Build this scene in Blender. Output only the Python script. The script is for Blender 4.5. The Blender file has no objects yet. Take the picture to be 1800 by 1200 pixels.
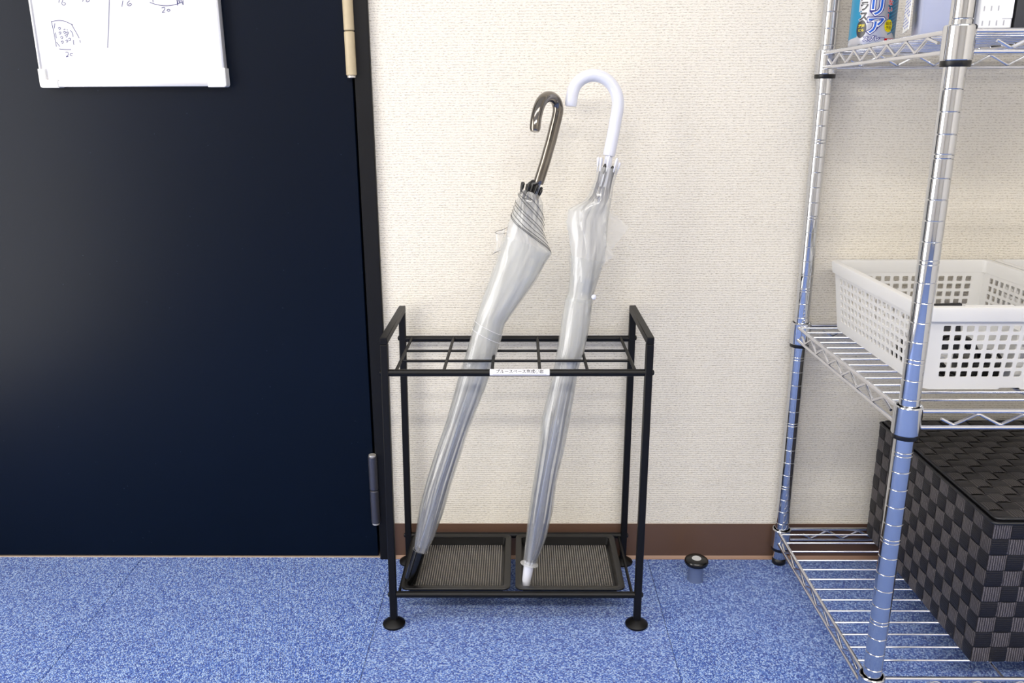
import bpy, bmesh, math, random
from mathutils import Vector, Matrix
random.seed(4)
PI = math.pi
S = bpy.context.scene
C = S.collection

# ---------------------------------------------------------------- camera
CAM = {'f': 1449.28, 'R': [[0.999944, 0.009798, -0.004063], [-0.001217, -0.274528, -0.961578], [-0.010537, 0.961529, -0.274501]], 'loc': (0, -1.454, 0.8595)}
cd = bpy.data.cameras.new('camera'); cam = bpy.data.objects.new('camera', cd); C.objects.link(cam)
cd.sensor_width = 36.0; cd.lens = CAM['f'] / 1800 * 36; cd.clip_start = 0.05
rt, dn, fw = [Vector(r) for r in CAM['R']]
cam.matrix_world = Matrix(((rt.x, -dn.x, -fw.x, CAM['loc'][0]), (rt.y, -dn.y, -fw.y, CAM['loc'][1]), (rt.z, -dn.z, -fw.z, CAM['loc'][2]), (0, 0, 0, 1)))
S.camera = cam

# ---------------------------------------------------------------- world, lights, exposure
w = bpy.data.worlds.new('world'); S.world = w; w.use_nodes = True
w.node_tree.nodes['Background'].inputs[0].default_value = (0.8, 0.85, 1.0, 1); w.node_tree.nodes['Background'].inputs[1].default_value = 0.3
def area(name, loc, sx, sy, power, col, rot=(0, 0, 0)):
    l = bpy.data.lights.new(name, 'AREA'); l.shape = 'RECTANGLE'; l.size = sx; l.size_y = sy; l.energy = power; l.color = col
    o = bpy.data.objects.new(name, l); C.objects.link(o); o.location = loc; o.rotation_euler = rot
    return o
XWIN = -1.585
LIGHTS = [(-0.55, -1.35), (0.75, -1.35), (-0.55, -2.75), (0.75, -2.75)]
POW = [6.5, 6.5, 28, 28]
for (x, y), p in zip(LIGHTS, POW):
    area('ceiling_panel_light', (x, y, 2.36), 1.15, 0.32, p, (1.0, 0.955, 0.895))
S.cycles.transparent_max_bounces = 48; S.cycles.max_bounces = 14; S.cycles.diffuse_bounces = 6
area('window_daylight', (XWIN, -1.05, 0.98), 1.8, 0.95, 21, (1.0, 0.98, 0.95), (0, PI / 2 * -1, 0))
S.view_settings.view_transform = 'Standard'; S.view_settings.look = 'None'; S.view_settings.gamma = 1.0
S.view_settings.use_curve_mapping = False; S.view_settings.exposure = 0.54

# ---------------------------------------------------------------- materials
def lin(c):
    return tuple(((v / 255) / 12.92 if v / 255 <= 0.04045 else ((v / 255 + 0.055) / 1.055) ** 2.4) for v in c) + (1.0,)
def newmat(name):
    m = bpy.data.materials.new(name); m.use_nodes = True; nt = m.node_tree
    return m, nt, nt.nodes['Principled BSDF']
def N(nt, t, **kw):
    n = nt.nodes.new(t)
    for k, v in kw.items():
        if k in n.inputs: n.inputs[k].default_value = v
        else: setattr(n, k, v)
    return n
def coords(nt, scale=(1, 1, 1), rot=(0, 0, 0), kind='Object'):
    t = nt.nodes.new('ShaderNodeTexCoord'); mp = nt.nodes.new('ShaderNodeMapping')
    nt.links.new(t.outputs[kind], mp.inputs[0]); mp.inputs['Scale'].default_value = scale; mp.inputs['Rotation'].default_value = rot
    return mp.outputs[0]
def mat(name, col, rough=0.5, metal=0.0, noise=0.05, nscale=40, bump=0.0, bscale=300, spec=0.5, sub=0.0, coat=0.0):
    m, nt, b = newmat(name)
    c = coords(nt)
    n = N(nt, 'ShaderNodeTexNoise', Scale=nscale, Detail=3.0); nt.links.new(c, n.inputs['Vector'])
    r = N(nt, 'ShaderNodeMixRGB', blend_type='MIX')
    L = lin(col); r.inputs[1].default_value = tuple(min(1, v * (1 - noise)) for v in L[:3]) + (1,); r.inputs[2].default_value = tuple(min(1, v * (1 + noise)) for v in L[:3]) + (1,)
    nt.links.new(n.outputs['Fac'], r.inputs[0]); nt.links.new(r.outputs[0], b.inputs['Base Color'])
    b.inputs['Roughness'].default_value = rough; b.inputs['Metallic'].default_value = metal; b.inputs['Specular IOR Level'].default_value = spec
    if coat: b.inputs['Coat Weight'].default_value = coat; b.inputs['Coat Roughness'].default_value = 0.08
    if sub: b.inputs['Subsurface Weight'].default_value = sub; b.inputs['Subsurface Radius'].default_value = (0.004, 0.004, 0.004)
    if bump:
        n2 = N(nt, 'ShaderNodeTexNoise', Scale=bscale, Detail=2.0); nt.links.new(c, n2.inputs['Vector'])
        bp = N(nt, 'ShaderNodeBump', Strength=bump, Distance=0.001); nt.links.new(n2.outputs['Fac'], bp.inputs['Height']); nt.links.new(bp.outputs[0], b.inputs['Normal'])
    return m

def mat_wallpaper():
    m, nt, b = newmat('vinyl_wallpaper')
    L = nt.links
    c = coords(nt, (1, 1, 1))
    warp = N(nt, 'ShaderNodeTexNoise', Scale=55.0, Detail=2.0); L.new(c, warp.inputs['Vector'])
    w2 = N(nt, 'ShaderNodeTexNoise', Scale=1.0, Detail=3.0, Roughness=0.62); L.new(coords(nt, (230, 230, 560)), w2.inputs['Vector'])
    w3 = N(nt, 'ShaderNodeTexNoise', Scale=1.0, Detail=2.0, Roughness=0.5); L.new(coords(nt, (520, 520, 1150)), w3.inputs['Vector'])
    sx = nt.nodes.new('ShaderNodeSeparateXYZ'); L.new(c, sx.inputs[0])
    a = N(nt, 'ShaderNodeMath', operation='MULTIPLY'); a.inputs[1].default_value = 2 * PI / 0.0044; L.new(sx.outputs['Z'], a.inputs[0])
    a2 = N(nt, 'ShaderNodeMath', operation='MULTIPLY_ADD'); a2.inputs[1].default_value = 4.5; L.new(warp.outputs['Fac'], a2.inputs[0]); L.new(a.outputs[0], a2.inputs[2])
    si = N(nt, 'ShaderNodeMath', operation='SINE'); L.new(a2.outputs[0], si.inputs[0])
    h1 = N(nt, 'ShaderNodeMath', operation='MULTIPLY_ADD'); h1.inputs[1].default_value = 0.10; L.new(si.outputs[0], h1.inputs[0]); L.new(w2.outputs['Fac'], h1.inputs[2])
    h2 = N(nt, 'ShaderNodeMath', operation='MULTIPLY_ADD'); h2.inputs[1].default_value = 0.60; L.new(w3.outputs['Fac'], h2.inputs[0]); L.new(h1.outputs[0], h2.inputs[2])
    bp = N(nt, 'ShaderNodeBump', Strength=1.0, Distance=0.0014); L.new(h2.outputs[0], bp.inputs['Height']); L.new(bp.outputs[0], b.inputs['Normal'])
    cr = nt.nodes.new('ShaderNodeValToRGB'); cr.color_ramp.elements[0].position = 0.52; cr.color_ramp.elements[1].position = 0.76
    cr.color_ramp.elements[0].color = lin((188, 178, 162)); cr.color_ramp.elements[1].color = lin((236, 230, 217)); L.new(h2.outputs[0], cr.inputs[0])
    L.new(cr.outputs[0], b.inputs['Base Color']); b.inputs['Roughness'].default_value = 0.6; b.inputs['Specular IOR Level'].default_value = 0.3
    return m

def mat_carpet(name, ang):
    m, nt, b = newmat(name)
    L = nt.links
    base = coords(nt, (1, 1, 1), (0, 0, ang))
    mp = nt.nodes.new('ShaderNodeMapping'); L.new(base, mp.inputs[0]); mp.inputs['Scale'].default_value = (600, 440, 400)
    v = N(nt, 'ShaderNodeTexVoronoi', Scale=1.0, Randomness=0.75); L.new(mp.outputs[0], v.inputs['Vector'])
    n = N(nt, 'ShaderNodeTexNoise', Scale=1.0, Detail=2.0); L.new(mp.outputs[0], n.inputs['Vector'])
    n2 = N(nt, 'ShaderNodeTexNoise', Scale=260.0, Detail=3.0); L.new(base, n2.inputs['Vector'])
    sp = nt.nodes.new('ShaderNodeSeparateColor'); L.new(v.outputs['Color'], sp.inputs[0])
    ad = N(nt, 'ShaderNodeMath', operation='MULTIPLY_ADD'); ad.inputs[1].default_value = 0.35; L.new(n2.outputs['Fac'], ad.inputs[0]); L.new(sp.outputs[0], ad.inputs[2])
    cr = nt.nodes.new('ShaderNodeValToRGB'); e = cr.color_ramp.elements
    e[0].position = 0.15; e[0].color = lin((26, 54, 146)); e[1].position = 1.12 if False else 1.0; e[1].color = lin((176, 202, 246))
    k = e.new(0.55); k.color = lin((66, 102, 190)); k = e.new(0.80); k.color = lin((110, 148, 222))
    L.new(ad.outputs[0], cr.inputs[0]);
    sxc = nt.nodes.new('ShaderNodeSeparateXYZ'); L.new(base, sxc.inputs[0])
    ph = N(nt, 'ShaderNodeMath', operation='MULTIPLY_ADD'); ph.inputs[1].default_value = 2 * PI / 0.0026; L.new(sxc.outputs['X'], ph.inputs[0])
    ph2 = N(nt, 'ShaderNodeMath', operation='MULTIPLY'); ph2.inputs[1].default_value = 700.0; L.new(sxc.outputs['Y'], ph2.inputs[0]); L.new(ph2.outputs[0], ph.inputs[2])
    sn = N(nt, 'ShaderNodeMath', operation='SINE'); L.new(ph.outputs[0], sn.inputs[0])
    gr = N(nt, 'ShaderNodeMapRange'); gr.inputs[1].default_value = -1.0; gr.inputs[2].default_value = 0.2; gr.inputs[3].default_value = 0.45; gr.inputs[4].default_value = 1.0; L.new(sn.outputs[0], gr.inputs[0])
    mg = N(nt, 'ShaderNodeMixRGB', blend_type='MULTIPLY'); mg.inputs[0].default_value = 1.0; L.new(cr.outputs[0], mg.inputs[1]); L.new(gr.outputs[0], mg.inputs[2])
    L.new(mg.outputs[0], b.inputs['Base Color'])
    bp = N(nt, 'ShaderNodeBump', Strength=0.8, Distance=0.002); L.new(v.outputs['Distance'], bp.inputs['Height']); bp.invert = True; L.new(bp.outputs[0], b.inputs['Normal'])
    b.inputs['Roughness'].default_value = 0.75; b.inputs['Specular IOR Level'].default_value = 0.25
    b.inputs['Sheen Weight'].default_value = 0.22; b.inputs['Sheen Roughness'].default_value = 0.4
    return m

def mat_film(name, col, opac, rough=0.12, streak=0.25, dense=0.0):
    """thin clear plastic sheet: part see-through, part milky, glossy on top"""
    m = bpy.data.materials.new(name); m.use_nodes = True; nt = m.node_tree; nt.nodes.clear(); L = nt.links
    out = nt.nodes.new('ShaderNodeOutputMaterial')
    tr = N(nt, 'ShaderNodeBsdfTransparent'); tr.inputs[0].default_value = (0.97, 0.98, 0.985, 1)
    di = N(nt, 'ShaderNodeBsdfDiffuse'); di.inputs[0].default_value = lin(col)
    tl = N(nt, 'ShaderNodeBsdfTranslucent'); tl.inputs[0].default_value = lin(col)
    gl = N(nt, 'ShaderNodeBsdfGlossy'); gl.inputs['Roughness'].default_value = rough
    m1 = nt.nodes.new('ShaderNodeMixShader'); m1.inputs[0].default_value = 0.3; L.new(di.outputs[0], m1.inputs[1]); L.new(tl.outputs[0], m1.inputs[2])
    m2 = nt.nodes.new('ShaderNodeMixShader'); L.new(tr.outputs[0], m2.inputs[1]); L.new(m1.outputs[0], m2.inputs[2])
    n = N(nt, 'ShaderNodeTexNoise', Scale=1.0, Detail=3.0); uv = nt.nodes.new('ShaderNodeUVMap'); um = nt.nodes.new('ShaderNodeMapping'); L.new(uv.outputs[0], um.inputs[0]); um.inputs['Scale'].default_value = (7, 1.5, 1); um.inputs['Rotation'].default_value = (0, 0, 0.0)
    L.new(um.outputs[0], n.inputs['Vector'])
    mr = nt.nodes.new('ShaderNodeMapRange'); mr.inputs[1].default_value = 0.36; mr.inputs[2].default_value = 0.64; mr.inputs[3].default_value = max(0, opac - streak); mr.inputs[4].default_value = min(1, opac + streak)
    L.new(n.outputs['Fac'], mr.inputs[0])
    if dense:      # the film lies in more layers towards the head of the furled canopy
        su = nt.nodes.new('ShaderNodeSeparateXYZ'); L.new(uv.outputs[0], su.inputs[0])
        md = nt.nodes.new('ShaderNodeMapRange'); md.interpolation_type = 'SMOOTHSTEP'; md.inputs[1].default_value = 0.50; md.inputs[2].default_value = 0.80; md.inputs[3].default_value = dense; md.inputs[4].default_value = 0.0; L.new(su.outputs['Y'], md.inputs[0])
        me_ = nt.nodes.new('ShaderNodeMapRange'); me_.interpolation_type = 'SMOOTHSTEP'; me_.inputs[1].default_value = 0.05; me_.inputs[2].default_value = 0.17; L.new(su.outputs['Y'], me_.inputs[0])
        mm = N(nt, 'ShaderNodeMath', operation='MULTIPLY'); L.new(md.outputs[0], mm.inputs[0]); L.new(me_.outputs[0], mm.inputs[1])
        am = N(nt, 'ShaderNodeMath', operation='ADD', use_clamp=True); L.new(mm.outputs[0], am.inputs[0]); L.new(mr.outputs[0], am.inputs[1]); L.new(am.outputs[0], m2.inputs[0])
    else: L.new(mr.outputs[0], m2.inputs[0])
    lw = nt.nodes.new('ShaderNodeLayerWeight'); lw.inputs[0].default_value = 0.5
    pw = N(nt, 'ShaderNodeMath', operation='POWER'); pw.inputs[1].default_value = 3.5; L.new(lw.outputs['Facing'], pw.inputs[0])
    fr = N(nt, 'ShaderNodeMath', operation='MULTIPLY_ADD'); fr.inputs[1].default_value = 0.6; fr.inputs[2].default_value = 0.05; L.new(pw.outputs[0], fr.inputs[0])
    bp = N(nt, 'ShaderNodeBump', Strength=0.5, Distance=0.004); L.new(n.outputs['Fac'], bp.inputs['Height'])
    for q in (gl, lw, di): L.new(bp.outputs[0], q.inputs['Normal'])
    m3 = nt.nodes.new('ShaderNodeMixShader'); L.new(fr.outputs[0], m3.inputs[0]); L.new(m2.outputs[0], m3.inputs[1]); L.new(gl.outputs[0], m3.inputs[2])
    L.new(m3.outputs[0], out.inputs[0])
    return m

def mat_webbing(name, col, hi, axis):
    m, nt, b = newmat(name); L = nt.links
    c = coords(nt)
    wv = N(nt, 'ShaderNodeTexWave', Scale=1.0, Distortion=1.5, Detail=1.0); wv.bands_direction = axis; wv.wave_type = 'BANDS'; wv.inputs['Scale'].default_value = 95.0; wv.inputs['Detail Scale'].default_value = 2.0
    L.new(c, wv.inputs['Vector'])
    n = N(nt, 'ShaderNodeTexNoise', Scale=900.0, Detail=1.0); L.new(c, n.inputs['Vector'])
    mul = N(nt, 'ShaderNodeMath', operation='MULTIPLY'); L.new(wv.outputs['Fac'], mul.inputs[0]); L.new(n.outputs['Fac'], mul.inputs[1])
    cr = nt.nodes.new('ShaderNodeValToRGB'); cr.color_ramp.elements[0].position = 0.1; cr.color_ramp.elements[1].position = 0.6
    cr.color_ramp.elements[0].color = lin(col); cr.color_ramp.elements[1].color = lin(hi); L.new(mul.outputs[0], cr.inputs[0]); L.new(cr.outputs[0], b.inputs['Base Color'])
    b.inputs['Roughness'].default_value = 0.5; b.inputs['Specular IOR Level'].default_value = 0.35
    bp = N(nt, 'ShaderNodeBump', Strength=0.5, Distance=0.0008); L.new(mul.outputs[0], bp.inputs['Height']); L.new(bp.outputs[0], b.inputs['Normal'])
    return m

def mat_door():
    m, nt, b = newmat('navy_door_paint'); L = nt.links
    c = coords(nt)
    n = N(nt, 'ShaderNodeTexNoise', Scale=3.0, Detail=3.0); L.new(c, n.inputs['Vector'])
    cr = nt.nodes.new('ShaderNodeValToRGB'); cr.color_ramp.elements[0].color = lin((2, 9, 22)); cr.color_ramp.elements[1].color = lin((3, 13, 30)); L.new(n.outputs['Fac'], cr.inputs[0])
    sc = N(nt, 'ShaderNodeTexVoronoi', Scale=38.0); L.new(c, sc.inputs['Vector'])
    lt = N(nt, 'ShaderNodeMath', operation='LESS_THAN'); lt.inputs[1].default_value = 0.035; L.new(sc.outputs['Distance'], lt.inputs[0])
    mx = N(nt, 'ShaderNodeMixRGB'); L.new(lt.outputs[0], mx.inputs[0]); L.new(cr.outputs[0], mx.inputs[1]); mx.inputs[2].default_value = lin((40, 52, 66)); L.new(mx.outputs[0], b.inputs['Base Color'])
    b.inputs['Roughness'].default_value = 0.34; b.inputs['Specular IOR Level'].default_value = 0.15
    n2 = N(nt, 'ShaderNodeTexNoise', Scale=420.0, Detail=1.0); L.new(c, n2.inputs['Vector'])
    bp = N(nt, 'ShaderNodeBump', Strength=0.06, Distance=0.0006); L.new(n2.outputs['Fac'], bp.inputs['Height']); L.new(bp.outputs[0], b.inputs['Normal'])
    return m

M = dict(
    wallpaper=mat_wallpaper(),
    carpet_a=mat_carpet('carpet_loop_rows', 0.0), carpet_b=mat_carpet('carpet_loop_rows_turned', 1.5708),
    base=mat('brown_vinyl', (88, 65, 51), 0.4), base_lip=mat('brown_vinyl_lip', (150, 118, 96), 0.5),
    plaster=mat('plaster', (222, 220, 214), 0.8), ceil=mat('ceiling_board', (235, 235, 232), 0.8),
    door=mat_door(), frame=mat('black_frame_paint', (12, 12, 14), 0.45, noise=0.15, spec=0.25), gap=mat('gap_shadow_black', (3, 3, 3), 0.9),
    strip=mat('threshold_strip', (205, 185, 165), 0.5), hinge=mat('beige_painted_hinge', (186, 170, 138), 0.5, noise=0.14, nscale=90), hingeg=mat('grey_steel_hinge', (92, 92, 100), 0.35, 0.75),
    hinge_cap=mat('nickel_cap', (215, 210, 200), 0.3, 0.6),
    blackm=mat('black_powder_coat', (9, 8, 8), 0.45, 0.0, bump=0.08, bscale=900, spec=0.28), bolt=mat('black_bolt', (25, 25, 25), 0.2, 0.6),
    tray=mat('black_plastic_tray', (12, 11, 11), 0.35, bump=0.05, bscale=700), stud=mat('grey_mat_studs', (158, 152, 144), 0.2, 0.75),
    chrome=mat('chrome', (208, 210, 214), 0.06, 1.0, noise=0.01), chrome_w=mat('chrome_wire', (222, 223, 228), 0.16, 1.0, noise=0.02), clip=mat('black_plastic_clip', (10, 10, 11), 0.4),
    board=mat('whiteboard_enamel', (218, 218, 222), 0.18, noise=0.01), bframe=mat('aluminium_frame', (214, 214, 216), 0.35, 0.35, noise=0.02), bcorner=mat('white_plastic', (226, 226, 224), 0.4, noise=0.01),
    ink=mat('navy_marker', (60, 58, 105), 0.6, noise=0.2), ink_black=mat('black_print', (30, 30, 36), 0.6), label=mat('white_label', (235, 235, 240), 0.3, noise=0.01),
    gun=mat('smoked_chrome_handle', (122, 116, 108), 0.1, 0.95, noise=0.45, nscale=30, coat=0.6), whitepl=mat('glossy_white_plastic', (212, 214, 224), 0.22, noise=0.01, coat=0.3),
    blackpl=mat('glossy_black_plastic', (10, 10, 10), 0.22, noise=0.05), steel=mat('grey_umbrella_steel', (120, 128, 150), 0.25, 0.85), bluepl=mat('steel_blue_rod', (40, 47, 70), 0.35, 0.5),
    film=mat_film('clear_vinyl_film', (236, 235, 231), 0.30, 0.1, 0.16), film2=mat_film('milky_vinyl_film', (236, 235, 231), 0.27, 0.13, 0.14, 0.36), filmc=mat_film('clear_thin_film', (236, 235, 231), 0.12, 0.08, 0.1),
    basket=mat('white_polypropylene', (216, 215, 212), 0.4, noise=0.01, sub=0.15),
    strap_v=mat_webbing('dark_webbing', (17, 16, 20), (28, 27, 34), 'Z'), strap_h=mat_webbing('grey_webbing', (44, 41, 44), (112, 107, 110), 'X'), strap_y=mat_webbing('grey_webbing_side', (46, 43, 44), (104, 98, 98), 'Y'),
    lid_a=mat_webbing('lid_webbing_across', (38, 35, 35), (84, 80, 78), 'X'), lid_b=mat_webbing('lid_webbing_along', (32, 30, 30), (58, 55, 54), 'Y'), piping=mat('black_piping', (22, 22, 25), 0.4),
    cable=mat('black_cable_rubber', (20, 20, 22), 0.35), pouch=mat('charcoal_nylon', (34, 34, 38), 0.6), paper=mat('white_paper', (228, 228, 226), 0.7, noise=0.02), pinkish=mat('faded_rose_paper', (190, 160, 160), 0.7),
    silver=mat('silver_can', (206, 206, 212), 0.28, 0.55, noise=0.02), teal=mat('teal_print', (24, 130, 168), 0.3, noise=0.1, nscale=80), teal_d=mat('deep_teal_print', (14, 92, 130), 0.3),
    blue=mat('blue_print', (34, 96, 200), 0.3, noise=0.2, nscale=60), navy=mat('navy_print', (40, 42, 130), 0.3), white=mat('white_print', (238, 238, 242), 0.3, noise=0.01), red=mat('red_print', (210, 22, 30), 0.3), yellow=mat('yellow_print', (240, 220, 10), 0.3, noise=0.02), darkp=mat('dark_grey_print', (50, 50, 54), 0.3),
    binpl=mat_film('frosted_bin_plastic', (214, 219, 240), 0.62, 0.2, 0.05), darkbox=mat('charcoal_box', (52, 53, 56), 0.5), fineblue=mat('blue_grey_print', (130, 140, 190), 0.6), greytick=mat('grey_print', (168, 168, 174), 0.6), stopb=mat('blue_grey_steel', (104, 118, 152), 0.3, 0.3), stopd=mat('grey_disc', (185, 185, 185), 0.4),
    lamp=mat('lamp_housing', (240, 240, 240), 0.5),
)

# ---------------------------------------------------------------- mesh helpers
def bm_():
    return bmesh.new()
def add_box(bm, lo, hi, bev=0.0, seg=1):
    lo = Vector(lo); hi = Vector(hi)
    r = bmesh.ops.create_cube(bm, size=1.0)
    for v in r['verts']:
        v.co = Vector(((lo.x + hi.x) / 2 + v.co.x * (hi.x - lo.x), (lo.y + hi.y) / 2 + v.co.y * (hi.y - lo.y), (lo.z + hi.z) / 2 + v.co.z * (hi.z - lo.z)))
    if bev:
        es = list({e for v in r['verts'] for e in v.link_edges})
        bmesh.ops.bevel(bm, geom=es, offset=bev, segments=seg, affect='EDGES', profile=0.5)
def frame_of(t):
    t = t.normalized(); a = Vector((0, 0, 1)) if abs(t.z) < 0.9 else Vector((1, 0, 0))
    u = t.cross(a).normalized(); return u, t.cross(u).normalized()
def add_tube(bm, pts, rad, seg=12, cap=True, closed=False):
    pts = [Vector(p) for p in pts]; n = len(pts)
    rads = rad if isinstance(rad, (list, tuple)) else [rad] * n
    rings = []; u = None
    for i, p in enumerate(pts):
        if closed: t = (pts[(i + 1) % n] - pts[i - 1])
        else: t = (pts[min(i + 1, n - 1)] - pts[max(i - 1, 0)])
        t.normalize()
        if u is None: u, v = frame_of(t)
        else:
            u = (u - t * u.dot(t)); u.normalize(); v = t.cross(u)
        rings.append([bm.verts.new(p + (u * math.cos(2 * PI * k / seg) + v * math.sin(2 * PI * k / seg)) * rads[i]) for k in range(seg)])
    rr = range(n) if closed else range(n - 1)
    for i in rr:
        a, b = rings[i], rings[(i + 1) % n]
        for k in range(seg):
            f = bm.faces.new((a[k], a[(k + 1) % seg], b[(k + 1) % seg], b[k])); f.smooth = True
    if cap and not closed:
        bm.faces.new(list(reversed(rings[0]))); bm.faces.new(rings[-1])
def add_lathe(bm, prof, o=(0, 0, 0), axis=(0, 0, 1), seg=32, smooth=True):
    ax = Vector(axis).normalized(); u, v = frame_of(ax); o = Vector(o); rings = []
    for r, z in prof:
        if r < 1e-6: rings.append([bm.verts.new(o + ax * z)])
        else: rings.append([bm.verts.new(o + ax * z + (u * math.cos(2 * PI * k / seg) + v * math.sin(2 * PI * k / seg)) * r) for k in range(seg)])
    for i in range(len(rings) - 1):
        a, b = rings[i], rings[i + 1]
        for k in range(seg):
            q = [a[k % len(a)], a[(k + 1) % len(a)], b[(k + 1) % len(b)], b[k % len(b)]]
            q2 = []
            for x in q:
                if x not in q2: q2.append(x)
            if len(q2) >= 3:
                f = bm.faces.new(q2); f.smooth = smooth
def smooth_path(pts, sub=4):
    pts = [Vector(p) for p in pts]; out = []
    for i in range(len(pts) - 1):
        p0 = pts[max(i - 1, 0)]; p1 = pts[i]; p2 = pts[i + 1]; p3 = pts[min(i + 2, len(pts) - 1)]
        for k in range(sub):
            t = k / sub
            out.append(0.5 * ((2 * p1) + (-p0 + p2) * t + (2 * p0 - 5 * p1 + 4 * p2 - p3) * t * t + (-p0 + 3 * p1 - 3 * p2 + p3) * t ** 3))
    out.append(pts[-1]); return out
def obj(name, bm, m, parent=None, mods=None, sharp=0.7):
    bmesh.ops.recalc_face_normals(bm, faces=bm.faces)
    me = bpy.data.meshes.new(name); bm.to_mesh(me); bm.free()
    me.materials.append(M[m] if isinstance(m, str) else m)
    try: me.set_sharp_from_angle(angle=sharp)
    except Exception: pass
    o = bpy.data.objects.new(name, me); C.objects.link(o)
    if parent is not None: o.parent = parent
    return o
def link(name, me, parent=None, loc=(0, 0, 0)):
    o = bpy.data.objects.new(name, me); C.objects.link(o); o.location = loc
    if parent is not None: o.parent = parent
    return o
def thing(name, label, cat, loc=(0, 0, 0), group=None):
    o = bpy.data.objects.new(name, None); o.empty_display_size = 0.02; C.objects.link(o); o.location = loc
    o['label'] = label; o['category'] = cat
    if group: o['group'] = group
    return o
def tag(o, label, cat, group=None):
    o['label'] = label; o['category'] = cat
    if group: o['group'] = group
    return o
def struct(name, bm, m, parent=None):
    o = obj(name, bm, m, parent)
    if parent is None: o['kind'] = 'structure'
    return o
def text_bm(body, size, offset=0.0, extrude=0.0):
    cu = bpy.data.curves.new('lettering', 'FONT'); cu.body = body; cu.size = size; cu.offset = offset; cu.extrude = extrude
    cu.align_x = 'CENTER'; cu.align_y = 'CENTER'; cu.resolution_u = 3
    t = bpy.data.objects.new('lettering', cu); C.objects.link(t); bpy.context.view_layer.update()
    me = bpy.data.meshes.new_from_object(t.evaluated_get(bpy.context.evaluated_depsgraph_get()))
    bm = bmesh.new(); bm.from_mesh(me)
    bpy.data.objects.remove(t); bpy.data.curves.remove(cu); bpy.data.meshes.remove(me)
    return bm
def loc_(bm, T):
    for v in bm.verts: v.co = T @ v.co
    return bm
def quads(bm, grid, closed=False):
    vs = [[bm.verts.new(p) for p in row] for row in grid]
    for i in range(len(vs) - 1):
        n = len(vs[i])
        for k in range(n if closed else n - 1):
            f = bm.faces.new((vs[i][k], vs[i][(k + 1) % n], vs[i + 1][(k + 1) % n], vs[i + 1][k])); f.smooth = True

# ================================================================ THE ROOM
XL, XR, YB, H = -1.6, 1.75, -5.2, 2.42
bm = bm_(); add_box(bm, (XL, YB, -0.08), (XR, 0.12, -0.006)); floor = struct('floor', bm, 'gap')
def tile_mesh(m):
    bm = bm_(); add_box(bm, (0.0004, 0.0004, -0.006), (0.4996, 0.4996, 0.0), 0.0009)
    me = bpy.data.meshes.new('carpet_tile'); bm.to_mesh(me); bm.free(); me.materials.append(M[m]); return me
tm = [tile_mesh('carpet_a'), tile_mesh('carpet_b')]
for i in range(-5, 3):
    for j in range(-11, 0):
        x, y = 0.249 + i * 0.5, j * 0.5
        if i == -1 or x + 0.02 > XR: k = 1
        else: k = 0
        if j % 2: k = k
        link('carpet_tile', tm[k], floor, (x, y, 0))
bm = bm_(); add_box(bm, (-0.2503, 0, -0.06), (XR, 0.1, H)); add_box(bm, (XL, 0, 2.0), (-0.2503, 0.1, H)); add_box(bm, (XL, 0, -0.06), (-1.22, 0.1, 2.0)); struct('wall_back', bm, 'wallpaper')
bm = bm_(); add_box(bm, (XR, YB, -0.06), (XR + 0.1, 0.1, H)); struct('wall_right', bm, 'wallpaper')
bm = bm_(); add_box(bm, (XL - 0.1, YB, -0.06), (XL, 0.1, H)); struct('wall_left', bm, 'wallpaper')
bm = bm_(); add_box(bm, (XL, YB - 0.1, -0.06), (XR, YB, H)); struct('wall_front', bm, 'wallpaper')
bm = bm_(); add_box(bm, (XL, YB, H), (XR, 0.1, H + 0.08)); struct('ceiling', bm, 'ceil')
# baseboard: flat brown vinyl strip with a curved toe
bm = bm_()
pr = [(0.0, 0.0743), (-0.0018, 0.0738), (-0.0022, 0.072), (-0.0024, 0.010), (-0.0030, 0.0062)]
quads(bm, [[(x, y, z) for (y, z) in pr] for x in (-0.2500, XR)])
bb = struct('baseboard_back', bm, 'base')
bm = bm_()
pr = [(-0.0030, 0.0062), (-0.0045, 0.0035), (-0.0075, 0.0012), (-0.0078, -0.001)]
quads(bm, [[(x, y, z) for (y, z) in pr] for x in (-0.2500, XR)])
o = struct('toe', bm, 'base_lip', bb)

# ---- door: leaf, frame, hinges
bm = bm_(); add_box(bm, (-0.2775, -0.010, 0.0), (-0.2500, 0.06, 2.0), 0.0012); add_box(bm, (-1.25, -0.010, 1.965), (-0.2775, 0.06, 2.0), 0.0012); add_box(bm, (-1.25, -0.010, 0.0), (-1.2225, 0.06, 1.965), 0.0012)
fr = struct('trim_1', bm, 'frame')
bm = bm_(); add_box(bm, (-1.2225, 0.045, 0.0), (-0.2775, 0.06, 1.965)); struct('door_stop_backing', bm, 'gap', fr)
bm = bm_(); add_box(bm, (-1.2225, -0.0020, -0.004), (-0.2775, 0.05, 0.0008), 0.0003); struct('trim_2', bm, 'strip')
bm = bm_(); add_box(bm, (-1.218, -0.0035, 0.0045), (-0.2815, 0.038, 1.962), 0.0014)
door = struct('door_1', bm, 'door')
def hinge(z0, x, m, name='hinge'):
    root = bpy.data.objects.new(name, None); C.objects.link(root); root.parent = fr; root.location = (x, -0.0125, z0); root.empty_display_size = 0.02
    for k in range(2):
        a = 0.0012 + k * 0.0705
        bm = bm_(); add_lathe(bm, [(0, a), (0.0074, a), (0.0086, a + 0.0012), (0.0086, a + 0.068), (0.0074, a + 0.0692), (0, a + 0.0692)], seg=28); o = obj('knuckle', bm, m, root)
    for a, s in ((0.0, -1), (0.1419, 1)):
        bm = bm_(); add_lathe(bm, [(0, a - 0.002), (0.0068, a - 0.002), (0.0072, a), (0.0068, a + 0.002), (0, a + 0.002)], seg=24); obj('pin_cap', bm, 'hinge_cap', root)
    return root
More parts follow.
